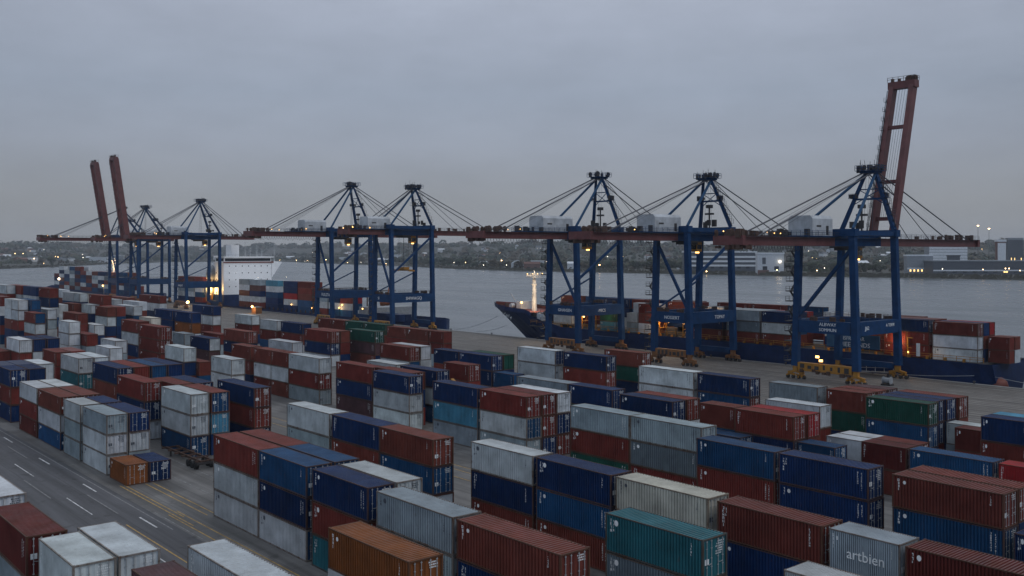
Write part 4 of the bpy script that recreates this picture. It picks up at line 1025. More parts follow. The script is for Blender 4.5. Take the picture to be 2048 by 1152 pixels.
# near ship ---------------------------------------------------------------
S1 = empty('container_ship', (-180, 228, -3))
tag(S1, 'dark navy container ship with its raked bow to the left, under the nearest cranes', 'ship', 'container ships at the quay')
def hull1():
    st = []
    yc = 228.0; hb = 10.6
    def ring(u, ztop, hbt, hbw):
        z0 = -4.0
        return [(u+180, yc-hbt-228, ztop+3), (u+180, yc-(hbt*.45+hbw*.55)-228, (ztop*.45+z0*.55)+3), (u+180, yc-hbw-228, z0+3), (u+180, yc+hbw-228, z0+3), (u+180, yc+(hbt*.45+hbw*.55)-228, (ztop*.45+z0*.55)+3), (u+180, yc+hbt-228, ztop+3)]
    tab = [(-277.5, 9.6, .25, .05), (-273, 9.3, 3.6, .15), (-268, 9.0, 6.4, .3), (-262, 8.7, 8.6, .6), (-256, 8.5, 9.8, 1.6), (-249, 8.3, 10.4, 4.2), (-240, 6.2, 10.6, 7.2), (-230, 4.6, 10.6, 9.6), (-215, 4.5, 10.6, 10.5), (-120, 4.5, 10.6, 10.6), (-103, 4.4, 10.6, 10.4), (-96, 4.3, 10.4, 8.0), (-93.5, 4.2, 9.6, 5.5)]
    rings = []
    for (u, zt, a, b_) in tab:
        rr_ = ring(u, zt, a, b_)
        # rake: pull the lower part aft near the bow
        if u < -240:
            k = min(1, (-240-u)/37); rr_ = [(x+k*(1-((z-0)/(zt+3)))*20*1.0, y, z) for x, y, z in rr_]
        rings.append(rr_)
    return rings
hull = loft(hull1(), 'hull', M['hull'], S1)
b = MB(); b.box(-247+180, -9.9, 6.9, -95+180, 9.9, 7.25)
b.build('deck', M['decksteel'], S1)
# forecastle bulwark (red inside), windlass, mast
b = MB()
b.face([(-275+180, -1.6, 12.2), (-249+180, -10.0, 11.35), (-249+180, 10.0, 11.35), (-275+180, 1.6, 12.2)])
b.build('foredeck', M['deckred'], S1)
b = MB()
for s in (-1, 1):
    pts = [(-277.4, .3*s, 12.6), (-273, 3.6*s, 12.3), (-268, 6.4*s, 12.0), (-262, 8.6*s, 11.7), (-256, 9.8*s, 11.5), (-249, 10.4*s, 11.3)]
    for (xa, ya, za_), (xb, yb, zb_) in zip(pts, pts[1:]):
        for dz in (0,):
            b.face([(xa+180, ya*.985, za_-.1), (xb+180, yb*.985, zb_-.1), (xb+180, yb*.985, zb_+1.3), (xa+180, ya*.985, za_+1.3)])
b.build('bulwark', M['deckred'], S1)
b = MB()
for s in (-1, 1):
    pts = [(-277.6, .32*s, 12.6), (-273, 3.7*s, 12.3), (-268, 6.5*s, 12.0), (-262, 8.7*s, 11.7), (-256, 9.9*s, 11.5), (-249, 10.5*s, 11.3), (-246, 10.6*s, 10.6)]
    for (xa, ya, za_), (xb, yb, zb_) in zip(pts, pts[1:]):
        b.face([(xa+180, ya*1.004, za_-.1), (xb+180, yb*1.004, zb_-.1), (xb+180, yb*1.004, zb_+1.3), (xa+180, ya*1.004, za_+1.3)])
b.build('bulwark_plating', M['hull'], S1)
b = MB(); b.box(-262+180, -3, 11.8, -259.6+180, 3, 14.6)
for y in (-2.4, 2.4): b.tube((-265+180, y-.8, 12.9), (-265+180, y+.8, 12.9), .8, k=12)
b.build('windlass_house', M['white'], S1)
b = MB()
for k in range(8): b.cbox(-270+180+rnd.uniform(-3, 8), rnd.uniform(-3, 3), 12.6, rnd.uniform(.4, 1.2), rnd.uniform(.4, 1.2), rnd.uniform(.8, 1.9))
b.build('deck_gear', M['rusty'], S1)
MX, MY = -253.5+180, -2.0
b = MB(); b.tube((MX, MY, 9.5), (MX, MY, 22.5), 1.0, .7, 12); b.tube((MX, MY, 22.5), (MX, MY, 25.6), .4, .25, 8)
b.tube((MX, MY, 20.5), (MX, MY, 21.0), 1.1, 1.1, 10)
b.box(MX-1.6, MY-2.4, 23.2, MX+1.6, MY+2.4, 23.5); b.bar((MX, MY-3.8, 24.0), (MX, MY+3.8, 24.0), .5)
b.rail([(MX-1.5, MY-2.3, 23.5), (MX+1.5, MY-2.3, 23.5), (MX+1.5, MY+2.3, 23.5), (MX-1.5, MY+2.3, 23.5)], post=1, r=.05)
for y in (-3.2, -1.6, 1.6, 3.2): b.tube((MX, MY+y, 24), (MX, MY+y, 24.7), .14, k=6)
ms = b.build('mast', M['white'], S1)
for k, y in enumerate((-3.6, -1.2, 1.2, 3.4)): lamp('mast_lamp', (MX+.4, MY+y, 24.55), M['lampwarm'], ms, .16)
for dx, dy, dz, pw in ((2.2, -1.6, 27.0, 1000), (3.6, -3.4, 14.5, 1100), (3.4, -2.8, 20.0, 700)):
    plight((MX-180+dx, 228+MY+dy, dz-3), pw, (1, .70, .40), .3)
lamp('deck_lamp', (-258+180, -4.0, 14.3), M['lampwarm'], S1, .38)
plight((-257.6, 222.6, 11.6), 260)
b = MB(); b.tube((-263+180, -1, 12.2), (-266+180, -1.6, 16.6), .22, .14, 6); b.bar((-266+180, -1.6, 16.6), (-266.8+180, -1.7, 17.2), .3); b.build('crane_jib', M['white'], S1)
# name on the bow: worn white letters
bn = MB(); rg = random.Random(5)
def hull_pt(u, z):      # near side of the flared bow plating
    a, b_ = (-277.5, .25), (-249, 10.4)
    return None
for k in range(9):
    x = -268.5+k*1.5; y = -(4.2+k*.72)-.25; z = 10.3-.12*k
    for q in range(rg.randint(2, 3)):
        dx = rg.uniform(0, .7); b0 = (x+180+dx, y-.32*dx, z+rg.uniform(-.3, .3))
        bn.bar(b0, (b0[0]+rg.uniform(-.1, .6), b0[1]-.2, b0[2]+rg.uniform(-.6, .6)), .2, .1)
bn.build('bow_lettering', M['mark_w'], S1)
# deck edge: rails, hatch coamings, lashing bridges
b = MB(); b.rail([(-246+180, -10.3, 8.0), (-95+180, -10.3, 7.5)], post=3.0, r=.06)
for k in range(34):
    x = -240+180+k*4.25; b.box(x, -10.2, 7.25, x+.35, -9.4, 8.0)
b.build('deck_rail', M['yellow'], S1)
for i, (x, d) in enumerate(((-222, 5.5), (-189.5, 5), (-180.5, 5), (-128, 5.4), (-113, 4.6))):
    b = MB(); X = x+180
    for y in (-9.8, -6.6, -3.4, -.2, 3, 6.2, 9.4): b.box(X, y, 7.25, X+.3, y+.3, 7.25+d)
    b.box(X, -9.8, 7.25+d, X+1.3, 9.7, 7.45+d); b.box(X, -9.8, 7.25+d*.5, X+1.1, 9.7, 7.37+d*.5)
    b.rail([(X, -9.8, 7.45+d), (X, 9.6, 7.45+d)], r=.05)
    for y in (-9.6, -3.2, 3.2): b.bar((X+.1, y, 7.4), (X+.1, y+3.2, 7.2+d), .1)
    lb = b.build('lashing_bridge', M['yellow'], S1)
for x, y, z, r in ((-221.5, -9.2, 11.4, .3), (-190, -9.5, 11.8, .34), (-181, -8.8, 11.4, .3), (-186, -9.4, 11.6, .24), (-127, -9.6, 11.6, .3), (-115.6, -9.7, 10.8, .34), (-112.6, -9.9, 8.6, .22), (-97, -6, 9, .2), (-174, -4, 13.6, .2)):
    lamp('deck_lamp', (x+180, y, z), M['lampwarm'], S1, r)
for p, pw in (((-220.5, 217.6, 8.6), 420), ((-210, 217.4, 9), 160), ((-189, 217.6, 9.2), 900), ((-183, 218.2, 8.8), 700), ((-174, 222, 12), 300), ((-133, 217.6, 8.6), 350), ((-127, 217.8, 8.6), 500), ((-115, 217.6, 8.2), 600), ((-106.0, 216.4, 6.0), 30)): plight(p, pw)
b = MB(); b.box(-236+180, -6, 7.25, -231.5+180, 6, 12.5); b.box(-130+180, 1, 7.25, -124+180, 9.5, 9.4)
b.build('hatch_cover', M['decksteel'], S1)
b = MB(); 
for k in range(2):
    b.box(-187+180, -9.0+k*5, 7.25, -184+180, -7.8+k*5, 10.0)
b.build('vent_house', M['dark'], S1)
b = MB(); b.sphere((-94.2+180, -5.5, 2.2), 2.4, 12, .9); b.build('rudder_bulb', M['boot'], S1, smooth=True)
b = MB(); b.box(-133.4+180, -10.85, 8.6, -119.2+180, -10.7, 11.9)
sgn = b.build('sign_board', M['hull2'], S1)
text_mesh('RISFRE NAR', 1.25, M['mark_w'], sgn, 'lettering', (-126.4+180, -10.87, 10.5), (R(90), 0, 0))
text_mesh('QUIEE BENDS', 1.55, M['mark_w'], sgn, 'lettering', (-126.4+180, -10.87, 8.9), (R(90), 0, 0))
b = MB(); b.box(-110.2+180, -10.75, 7.9, -109.4+180, -10.55, 10.9); b.build('notice_board', M['mark_w'], S1)
# gangway between hull and quay, seen under the near crane
g = empty('gangway', (-118, 213.4, 0)); tag(g, 'pale gangway with handrails sloping up along the hull beside the yellow bogies', 'gangway')
b = MB(); b.bar((-4.5, 0, .5), (4.5, 0, 1.1), 1.0, .15); b.build('tread_plank', M['grey'], g)
b = MB(); b.rail([(-4.5, -.5, .5), (4.5, -.5, 1.1)], h=1.9, r=.07); b.build('handrail', M['white'], g)
# mooring ropes
def rope(a, c, sag, label):
    pts = []
    for k in range(9):
        f = k/8; p = Vector(a).lerp(Vector(c), f); p.z -= sag*4*f*(1-f); pts.append(p)
    b = MB(); b.line(pts, .075, 5); tag(b.build('mooring_rope', M['grey']), label, 'rope', 'mooring ropes')
rope((-270, 223.0, 6.0), (-285.5, QE-.7, .6), 1.0, 'mooring rope from the navy bow down to the open quay, the longer one')
rope((-263, 221.0, 3.0), (-272.5, QE-.7, .6), .5, 'short mooring rope below the navy bow')
rope((-97, 217.5, 1.6), (-127, QE-.7, .7), .7, 'pale mooring rope along the stern of the navy ship')
rope((-94, 220, 1.5), (-72, QE-.7, .6), .3, 'brown mooring rope between the navy stern and the next hull')
rope((-212, 217.4, 2.6), (-222, QE-.7, .6), .1, 'sloping mooring rope between the two middle right cranes')
# next ship at the right edge ----------------------------------------------
S4 = empty('cargo_ship', (-60, 229, -3)); tag(S4, 'lighter blue hull at the right edge, moored astern of the navy ship', 'ship', 'container ships at the quay')
rings = []
for u, a, zt in ((-86, 8.0, 5.0), (-82, 10.6, 5.0), (-40, 11, 5.0), (20, 11, 5.0)):
    rings.append([(u+60, -a, zt+3), (u+60, -a, -1), (u+60, a, -1), (u+60, a, zt+3)])
loft(rings, 'hull', M['hull2'], S4)
b = MB(); b.box(-80+60, -11.25, 5.2, 18+60, -11.0, 5.5); b.rail([(-84+60, -9.5, 8), (-60+60, -10.8, 8)]); b.build('rubbing_strake', M['grey'], S4)
b = MB()
for k in range(7): b.cbox(-82+60+rnd.uniform(0, 8), rnd.uniform(-8, 4), 9.2, rnd.uniform(.5, 1.5), rnd.uniform(.5, 1.5), rnd.uniform(1.2, 2.6))
b.build('deck_gear', M['rusty'], S4); lamp('deck_lamp', (-78+60, -8.5, 11), M['lampwhite'], S4, .25)
# ship with the white bridge -----------------------------------------------
S2 = empty('container_ship', (-450, 232, -3)); tag(S2, 'container ship with a tall white bridge block, behind the middle left cranes', 'ship', 'container ships at the quay')
rings = []
for u, a, zt in ((-575, 9, 1.2), (-560, 13.5, .8), (-400, 14.5, .8), (-345, 14.5, .9), (-330, 12, 1.3), (-318, 5, 1.8), (-314, .5, 2.2)):
    rings.append([(u+450, -a, zt+3), (u+450, -a*.97, -1), (u+450, a*.97, -1), (u+450, a, zt+3)])
loft(rings, 'hull', M['hull'], S2)
b = MB(); b.box(-512+450, -13, 9.2, -497.2+450, 15, 26.2)
blk = b.build('bridge_block', M['shipwhite'], S2)
b = MB()
for r_ in range(4):
    for k in range(7):
        y = -10+k*3.7; z = 13.2+r_*3.7
        b.box(-497.18+450, y, z, -497.14+450, y+.5, z+.6)
    for k in range(4): b.box(-510+450+k*3, -13.08, 9.6+r_*3.6, -509.2+450+k*3, -13.0, 10.5+r_*3.6)
b.build('porthole_row', M['glass'], blk)
b = MB(); b.box(-510+450, -13.2, 26.2, -497+450, 21, 26.9); b.box(-509+450, -12.5, 26.9, -497.8+450, 15, 29.2); b.box(-510+450, -13.2, 29.2, -496.6+450, 16, 29.8)
br = b.build('bridge_deck', M['shipwhite'], S2)
b = MB(); b.box(-497.78+450, -12, 27.3, -497.7+450, 14.6, 28.8); b.box(-508+450, -12.58, 27.3, -498.4+450, -12.5, 28.8); b.build('bridge_window', M['glass'], br)
b = MB(); b.face([(-497+450, 15, 18), (-497+450, 15, 26.2), (-497+450, 21, 26.2)]); b.face([(-508+450, 15, 18), (-508+450, 21, 26.2), (-508+450, 15, 26.2)]); b.face([(-497+450, 15, 18), (-497+450, 21, 26.2), (-508+450, 21, 26.2), (-508+450, 15, 18)])
b.build('bridge_wing', M['shipwhite'], S2)
b = MB(); b.box(-510+450, -6, 29.8, -503+450, -1.5, 36.1); b.build('funnel', M['shipwhite'], S2)
b = MB()
for y, hh in ((2, 8), (5, 5), (9, 6.5), (12, 4), (19.5, 5)): b.tube((-503+450, y, 29.8 if y < 16 else 26.9), (-503+450, y, 29.8+hh), .22, .12, 6); b.bar((-503+450, y-1, 29.8+hh*.7), (-503+450, y+1, 29.8+hh*.7), .14)
b.rail([(-497+450, -12.5, 29.8), (-497+450, 15, 29.8)], r=.06)
b.build('signal_mast', M['white'], S2)
b = MB(); b.box(-496.9+450, -13.3, 26.3, -496.7+450, 16, 27.0); b.build('rail_band', M['deckred'], br)
b = MB(); b.box(-512.1+450, -13.1, 3.0, -497+450, 15.1, 9.2); b.build('bridge_plinth', M['hull'], S2)
# lit gear and tarpaulin hump beside the bridge
b = MB(); b.sphere((-511+450, -13.4, 20), 3.4, 12, 1.5); b.sphere((-512+450, -14, 12), 3.6, 12, 1.6); b.build('canvas_hood', M['grey'], S2, smooth=True)
b = MB()
for k in range(14):
    p = (-512+450+rnd.uniform(-4, 4), -14.3+rnd.uniform(-.6, .4), 5+rnd.uniform(0, 2)); b.bar(p, (p[0]+rnd.uniform(-3, 3), p[1], p[2]+rnd.uniform(4, 11)), .25)
b.build('stern_ladder', M['yellow'], S2)
for y in (-8, 8):
    lamp('flood_lamp', (-466+450, y, 19.0), M['lampwhite'], S2, .1); spot((-466.5, 232+y, 16.0), (0, R(98), 0), 3400)
lamp('stern_lamp', (-509+450, -15.6, 9.0), M['lampwarm'], S2, .35); lamp('stern_lamp', (-517+450, -14.9, 15), M['lampwarm'], S2, .3)
plight((-508, 215.5, 9), 5200, (1, .6, .2), .6); plight((-515, 215.5, 12.5), 3600, (1, .6, .2), .6)
for x, z in ((-419, 4.2), (-374.5, 4.6), (-399, 3.4), (-372, 6), (-355, 5)): lamp('deck_lamp', (x+450, -13.6, z+3), M['lampwarm'], S2, .32)
plight((-374, 217, 4.6), 300)
b = MB()
for k in range(18): b.box(-470+450+k*4.6, -13.7, 3.8, -469.6+450+k*4.6, -13.3, 5.0)
for x in (-399.5, -364): 
    for y in (-13, -6, 1, 8): b.box(x+450, y, 3.8, x+450.4, y+.4, 15)
    b.box(x+450, -13, 15, x+451.4, 8.4, 15.3)
b.build('lashing_bridge', M['rusty'], S2)
b = MB(); b.box(-362+450, -11, 3.8, -350+450, 11, 8.5); b.build('hatch_cover', M['grey'], S2)
b = MB()
for x, s in ((-340, 1),): 
    b.sphere((x+450, -11, 11.4), 2.0, 10, .8); b.tube((x+450-3.4, -11, 11.0), (x+450+3.4, -11, 11.4), 1.5, .9, 10)
b.bar((-340+450, -11, 12), (-338.5+450, -11, 17.5), .35); b.build('lifeboat', M['orange'], S2)
# farthest ship -------------------------------------------------------------
S3 = empty('container_ship', (-730, 230, -3)); tag(S3, 'farthest container ship at the far left, its deck piled with boxes behind a lit mast', 'ship', 'container ships at the quay')
rings = []
for u, a, zt in ((-850, 4, 2.2), (-835, 12, 1.2), (-650, 13, 1.2), (-632, 9, 2.2), (-615, 1, 3.2)):
    rings.append([(u+730, -a, zt+3), (u+730, -a, -1), (u+730, a, -1), (u+730, a, zt+3)])
loft(rings, 'hull', M['hull'], S3)
b = MB(); X = -683+730
b.tube((X, -8, 4), (X, -8, 24.5), 1.1, .8, 10); b.box(X-1.5, -10.5, 24.5, X+1.5, -5.5, 25); b.tube((X, -8, 25), (X, -8, 28), .6, .3, 8); b.bar((X, -11, 26.4), (X, -5, 26.4), .5)
ms3 = b.build('mast', M['white'], S3)
lamp('mast_lamp', (X+1.5, -9.5, 25.6), M['lampwarm'], ms3, .3)
plight((-679, 219.5, 20), 3000, (1, .65, .33)); plight((-680, 219.5, 25), 1500, (1, .65, .33))
lamp('deck_lamp', (-800+730, -11.6, 11.5), M['lampwhite'], S3, .9)
# ------------------------------------------------------------------ yard machines, lamps, small things
def light_pole(loc, h, label, lampmat, r=.35, power=0, group='lamps on the quay and in the yard'):
    t = empty('lamp_post', loc); tag(t, label, 'lamp post', group)
    b = MB(); b.tube((0, 0, 0), (0, 0, h), .14, .08, 8); b.bar((0, 0, h), (.7, -.7, h+.1), .1); b.build('pole', M['grey'], t)
    lamp('lamp_head', (.8, -.8, h), lampmat, t, r)
    if power: plight((loc[0]+.9, loc[1]-1.6, loc[2]+h-.3), power)
light_pole((-470, 189, 0), 4.4, 'strong warm lamp glowing at the foot of the crane left of the white bridge', M['lampwarm'], .75, 1500)
light_pole((-606, 191, 0), 9.0, 'warm lamp hanging between the legs of the far left cranes', M['lampwarm'], .5, 700)
# small lit hut on the quay
ht = empty('quay_hut', (-428, 205, 0)); tag(ht, 'small orange lit hut on the quay beside the middle left crane', 'hut')
b = MB(); b.box(-2.2, -1.6, 0, 2.2, 1.6, 3.0); b.build('wall', M['yellowold'], ht)
b = MB(); b.box(-2.4, -1.8, 3.0, 2.4, 1.8, 3.2); b.build('roof', M['grey'], ht)
lamp('hut_lamp', (.3, -2.4, 3.4), M['lampwarm'], ht, .6); plight((-427.5, 201.5, 3.2), 900)
plight((-545, 172, 16), 900)
plight((-262, 118, 14.5), 160) if False else None

def trailer(loc, L, label):
    t = empty('container_trailer', loc); tag(t, label, 'trailer', 'container trailers')
    b = MB()
    for y in (.6, 2.1): b.box(0, y, .95, L, y+.2, 1.25)
    for k in range(int(L/2.4)+1): b.box(min(L-.2, k*2.4), .05, 1.0, min(L, k*2.4+.22), 2.8, 1.2)
    b.build('frame', M['rusty'], t)
    for x in (L-3.4, L-2.1, L-.9):
        w_ = MB()
        for y in (.15, 2.3): w_.tube((x, y, .48), (x, y+.45, .48), .48, k=14)
        w_.build('wheel_axle', M['tyre'], t)
    b = MB(); b.box(1.4, .7, .1, 1.6, .9, .95); b.box(1.4, 1.95, .1, 1.6, 2.15, .95); b.build('landing_leg', M['dark'], t)
    b = MB(); b.box(L, .1, .7, L+.08, 2.75, 1.0); b.build('bumper', M['dark'], t)
trailer((-137.4, 51.2, 0), 12.5, 'empty rusty container trailer standing beside the white stack near the road')

def tractor(loc, rz, cabmat, label):
    t = empty('terminal_tractor', loc, rz); tag(t, label, 'tractor', 'terminal tractors')
    b = MB(); b.box(0, -1.2, .55, 5.4, 1.2, .95); b.build('chassis', M['dark'], t)
    c = MB(); sec = [(3.2, .95), (5.3, .95), (5.4, 1.9), (5.0, 3.1), (3.3, 3.15)]
    for k in range(len(sec)):
        a, d = sec[k], sec[(k+1) % len(sec)]
        c.face([(a[0], 1.15, a[1]), (a[0], -1.15, a[1]), (d[0], -1.15, d[1]), (d[0], 1.15, d[1])])
    c.face([(x, -1.15, z) for x, z in sec]); c.face([(x, 1.15, z) for x, z in sec][::-1])
    cb = c.build('cab', cabmat, t)
    g = MB(); g.face([(5.395, -1, 2.0), (5.395, 1, 2.0), (5.07, 1, 2.95), (5.07, -1, 2.95)]); g.box(3.6, -1.17, 1.9, 4.9, -1.155, 2.9); g.box(3.6, 1.155, 1.9, 4.9, 1.17, 2.9); g.build('cab_window', M['glass'], cb)
    for x in (.9, 4.6):
        w_ = MB()
        for y in (-1.25, .85): w_.tube((x, y, .5), (x, y+.4, .5), .5, k=14)
        w_.build('wheel_axle', M['tyre'], t)
tractor((-122.0, 64.9, 0), R(5), M['white'], 'white terminal tractor cab peeping out behind the white and navy stacks')

def reach_stacker(loc, rz, label):
    t = empty('reach_stacker', loc, rz); tag(t, label, 'lifting truck')
    b = MB(); b.box(-3.6, -1.5, .9, 3.4, 1.5, 2.1); b.box(-4.2, -1.6, 1.0, -2.6, 1.6, 2.9); b.build('body', M['yellow'], t)
    b = MB(); b.box(-.9, -.7, 2.1, .9, .9, 4.0); c = b.build('cab', M['yellow'], t)
    b = MB(); b.box(.9, -.6, 2.6, .94, .8, 3.8); b.box(-.7, -.74, 2.6, .7, -.7, 3.8); b.build('cab_window', M['glass'], c)
    b = MB(); b.bar((-3.2, 0, 3.0), (4.8, 0, 7.2), .8, .9, .6, .7); b.build('boom', M['yellow'], t)
    b = MB(); b.box(4.4, -3.2, 5.8, 5.2, 3.2, 6.3); b.bar((4.8, 0, 7.2), (4.8, 0, 6.2), .7); b.build('spreader', M['dark'], t)
    for x in (-2.6, 2.4):
        w_ = MB()
        for y in (-1.9, 1.2): w_.tube((x, y, .85), (x, y+.7, .85), .85, k=16)
        w_.build('wheel_axle', M['tyre'], t)
reach_stacker((-127.5, 99.0, 0), R(180), 'yellow reach stacker half hidden behind the navy and light blue stack')

# winch on the quay near the nearest crane
wn_ = empty('mooring_winch', (-107.5, 199.0, 0)); tag(wn_, 'small dark winch machine alone on the quay right of the nearest crane', 'winch')
b = MB(); b.box(-1.1, -.8, 0, 1.1, .8, .35); b.build('base', M['dark'], wn_)
b = MB(); b.tube((-.8, 0, 1.1), (.8, 0, 1.1), .6, k=14); b.tube((-.9, 0, 1.1), (-.8, 0, 1.1), .85, k=14); b.tube((.8, 0, 1.1), (.9, 0, 1.1), .85, k=14); b.build('drum', M['grey'], wn_)
b = MB(); b.box(-.3, .3, .35, .3, 1.0, 2.2); b.bar((0, .6, 2.2), (.5, -.2, 2.9), .16); b.build('motor', M['dark'], wn_)
# tarpaulin bundle and scrap at the edge of a stack, weeds in a joint of the paving
b = MB(); rb = random.Random(3)
for k in range(52):
    x, y = rb.uniform(-1.6, 1.6), rb.uniform(-.6, .6); hgt = rb.uniform(.2, .75)
    a = rb.uniform(0, 6.28); dx, dy = math.cos(a)*.18, math.sin(a)*.18
    b.face([(x-dx, y-dy, 0), (x+dx, y+dy, 0), (x+dx*2+.1, y+dy*2, hgt), (x-dx*.4, y, hgt*.9)])
o = b.build('weeds', plain('weed_green', (.035, .065, .02), .8)); o.location = (-136.5, 72.6, .01)
tag(o, 'tuft of green weeds in the paving behind the navy stack', 'weeds', None, 'stuff')

# ------------------------------------------------------------------ far shore: trees, buildings, lamps
M['bark'] = plain('tree_bark', (.05, .038, .028), .9)
M['leaf'] = [plain('tree_leaves_'+k, c, .85, 0, .45, .12) for k, c in (('dark', (.020, .034, .016)), ('olive', (.034, .042, .018)), ('autumn', (.055, .042, .020)))]
def crown_mesh(seed, leaves, mat):
    r = random.Random(seed); b = MB()
    cl = [(r.uniform(-.55, .55), r.uniform(-.55, .55), r.uniform(.35, 1.25), r.uniform(.28, .5)) for _ in range(9)]
    for _ in range(leaves):
        cx, cy, cz, cr_ = r.choice(cl)
        d = Vector((r.gauss(0, 1), r.gauss(0, 1), r.gauss(0, 1))).normalized()*cr_*r.uniform(.55, 1.05)
        p = Vector((cx, cy, cz))+d; s = r.uniform(.06, .13)
        a = Vector((r.gauss(0, 1), r.gauss(0, 1), r.gauss(0, 1))).normalized(); c_ = d.normalized().cross(a).normalized()*s; e = d.normalized().cross(c_).normalized()*s
        b.face([p-c_-e, p+c_-e*.6, p+c_*.7+e, p-c_*.8+e*.8])
    me = b.mesh('crown'); me.materials.append(mat); return me
CROWNS = [crown_mesh(k, 420, M['leaf'][k % 3]) for k in range(6)]
b = MB(); b.tube((0, 0, -.3), (0, 0, .62), .06, .035, 7)
for k in range(5):
    a = k*1.3; b.tube((0, 0, .35+k*.05), (math.cos(a)*.35, math.sin(a)*.35, .8+.05*k), .03, .012, 5)
ME_TRUNK = b.mesh('trunk'); ME_TRUNK.materials.append(M['bark'])
def place_far(px, t, up=0.0):
    p = far(px, shore_d(px)+t); p.z = land_z(px, t)+up; return p
rt = random.Random(77)
TREES = []
KINDS = ['dark rounded tree', 'olive green tree', 'brownish autumn tree']
def far_tree(px, t, hgt, wide=1.0):
    k = rt.randrange(6); p = place_far(px, t)
    o = empty('broadleaf_tree', p, rt.uniform(0, 6.28)); o.scale = (hgt*.62*wide, hgt*.62*wide, hgt*.62)
    link('crown', CROWNS[k], None, o); link('trunk', ME_TRUNK, None, o)
    TREES.append((px, o, k % 3))
px = 60
while px < 2090:
    bare = (1360 < px < 1610) or (1800 < px < 2080) or (170 < px < 262)
    t = rt.uniform(170, 320) if bare else rt.uniform(22, 150)
    far_tree(px, t, rt.uniform(9, 17)*(1.15 if px < 1500 else .95), rt.uniform(.9, 1.4)); px += rt.uniform(11, 22)
TREES.sort(key=lambda q: q[0])
def nearname(px):
    for lim, nm in ((215, 'left of the far left cranes'), (345, 'behind the far left cranes'), (450, 'behind the third crane from left'), (575, 'behind the white ship bridge'), (640, 'just right of the white bridge'),
                    (760, 'behind the fourth crane from left'), (870, 'behind the fifth crane from left'), (990, 'above the open water'), (1100, 'above the navy bow'), (1250, 'behind the crane by the bow'),
                    (1330, 'between the two middle right cranes'), (1460, 'behind the second crane from right'), (1600, 'by the long striped hall'), (1810, 'behind the nearest crane'), (3000, 'by the glazed waterside hall')):
        if px < lim: return nm
cnt = {}
for px, o, k in TREES: cnt.setdefault((k, nearname(px)), []).append(o)
for (k, nm), os_ in cnt.items():
    for i, o in enumerate(os_):
        lb = f"{KINDS[k]} on the far shore, {nm}"
        if len(os_) > 1: lb += f", {ordinal(i)} from left"
        tag(o, lb, 'tree', 'trees on the far shore')
# the woods on the slopes behind: one mass
b = MB(); mats = M['leaf']
for k in range(3600):
    px = rt.uniform(-150, 2200); t = 120+2600*rt.random()**1.5
    if mnoise.noise((px*.006, t*.004, 9)) < -.12: continue
    if 1370 < px < 1600 and t < 420: continue
    if px > 1800 and t < 460: continue
    c = place_far(px, t); big = 1+t/1600; hg = rt.uniform(4, 10)*big; rr_ = rt.uniform(6, 12)*big; b.cur = rt.randrange(3)
    for q in range(22):
        d = Vector((rt.gauss(0, 1), rt.gauss(0, 1), abs(rt.gauss(0, .8)))).normalized()
        p = c+Vector((d.x*rr_, d.y*rr_, d.z*hg)); s = rt.uniform(1.2, 2.8)*big
        a = Vector((rt.gauss(0, 1), rt.gauss(0, 1), rt.gauss(0, 1))); e = d.cross(a).normalized()*s; f_ = d.cross(e).normalized()*s
        b.face([p-e-f_, p+e-f_*.7, p+e*.8+f_, p-e*.7+f_])
tag(b.build('woods', mats), 'dark woods covering the slopes across the river', 'woods', None, 'stuff')
# reeds and scrub along the far bank
b = MB()
for k in range(3600):
    px = rt.uniform(-150, 2200); p = place_far(px, rt.uniform(2, 16)); s = rt.uniform(1.0, 2.6); hh = rt.uniform(.8, 2.6)
    b.face([p+RGT*-s, p+RGT*s, p+RGT*s*.6+Vector((0, 0, hh)), p-RGT*s*.7+Vector((0, 0, hh*.8))])
tag(b.build('reeds', plain('bank_reeds', (.055, .05, .03), .9, 0, .4, .3)), 'dry reeds and scrub along the far bank', 'reeds', None, 'stuff')

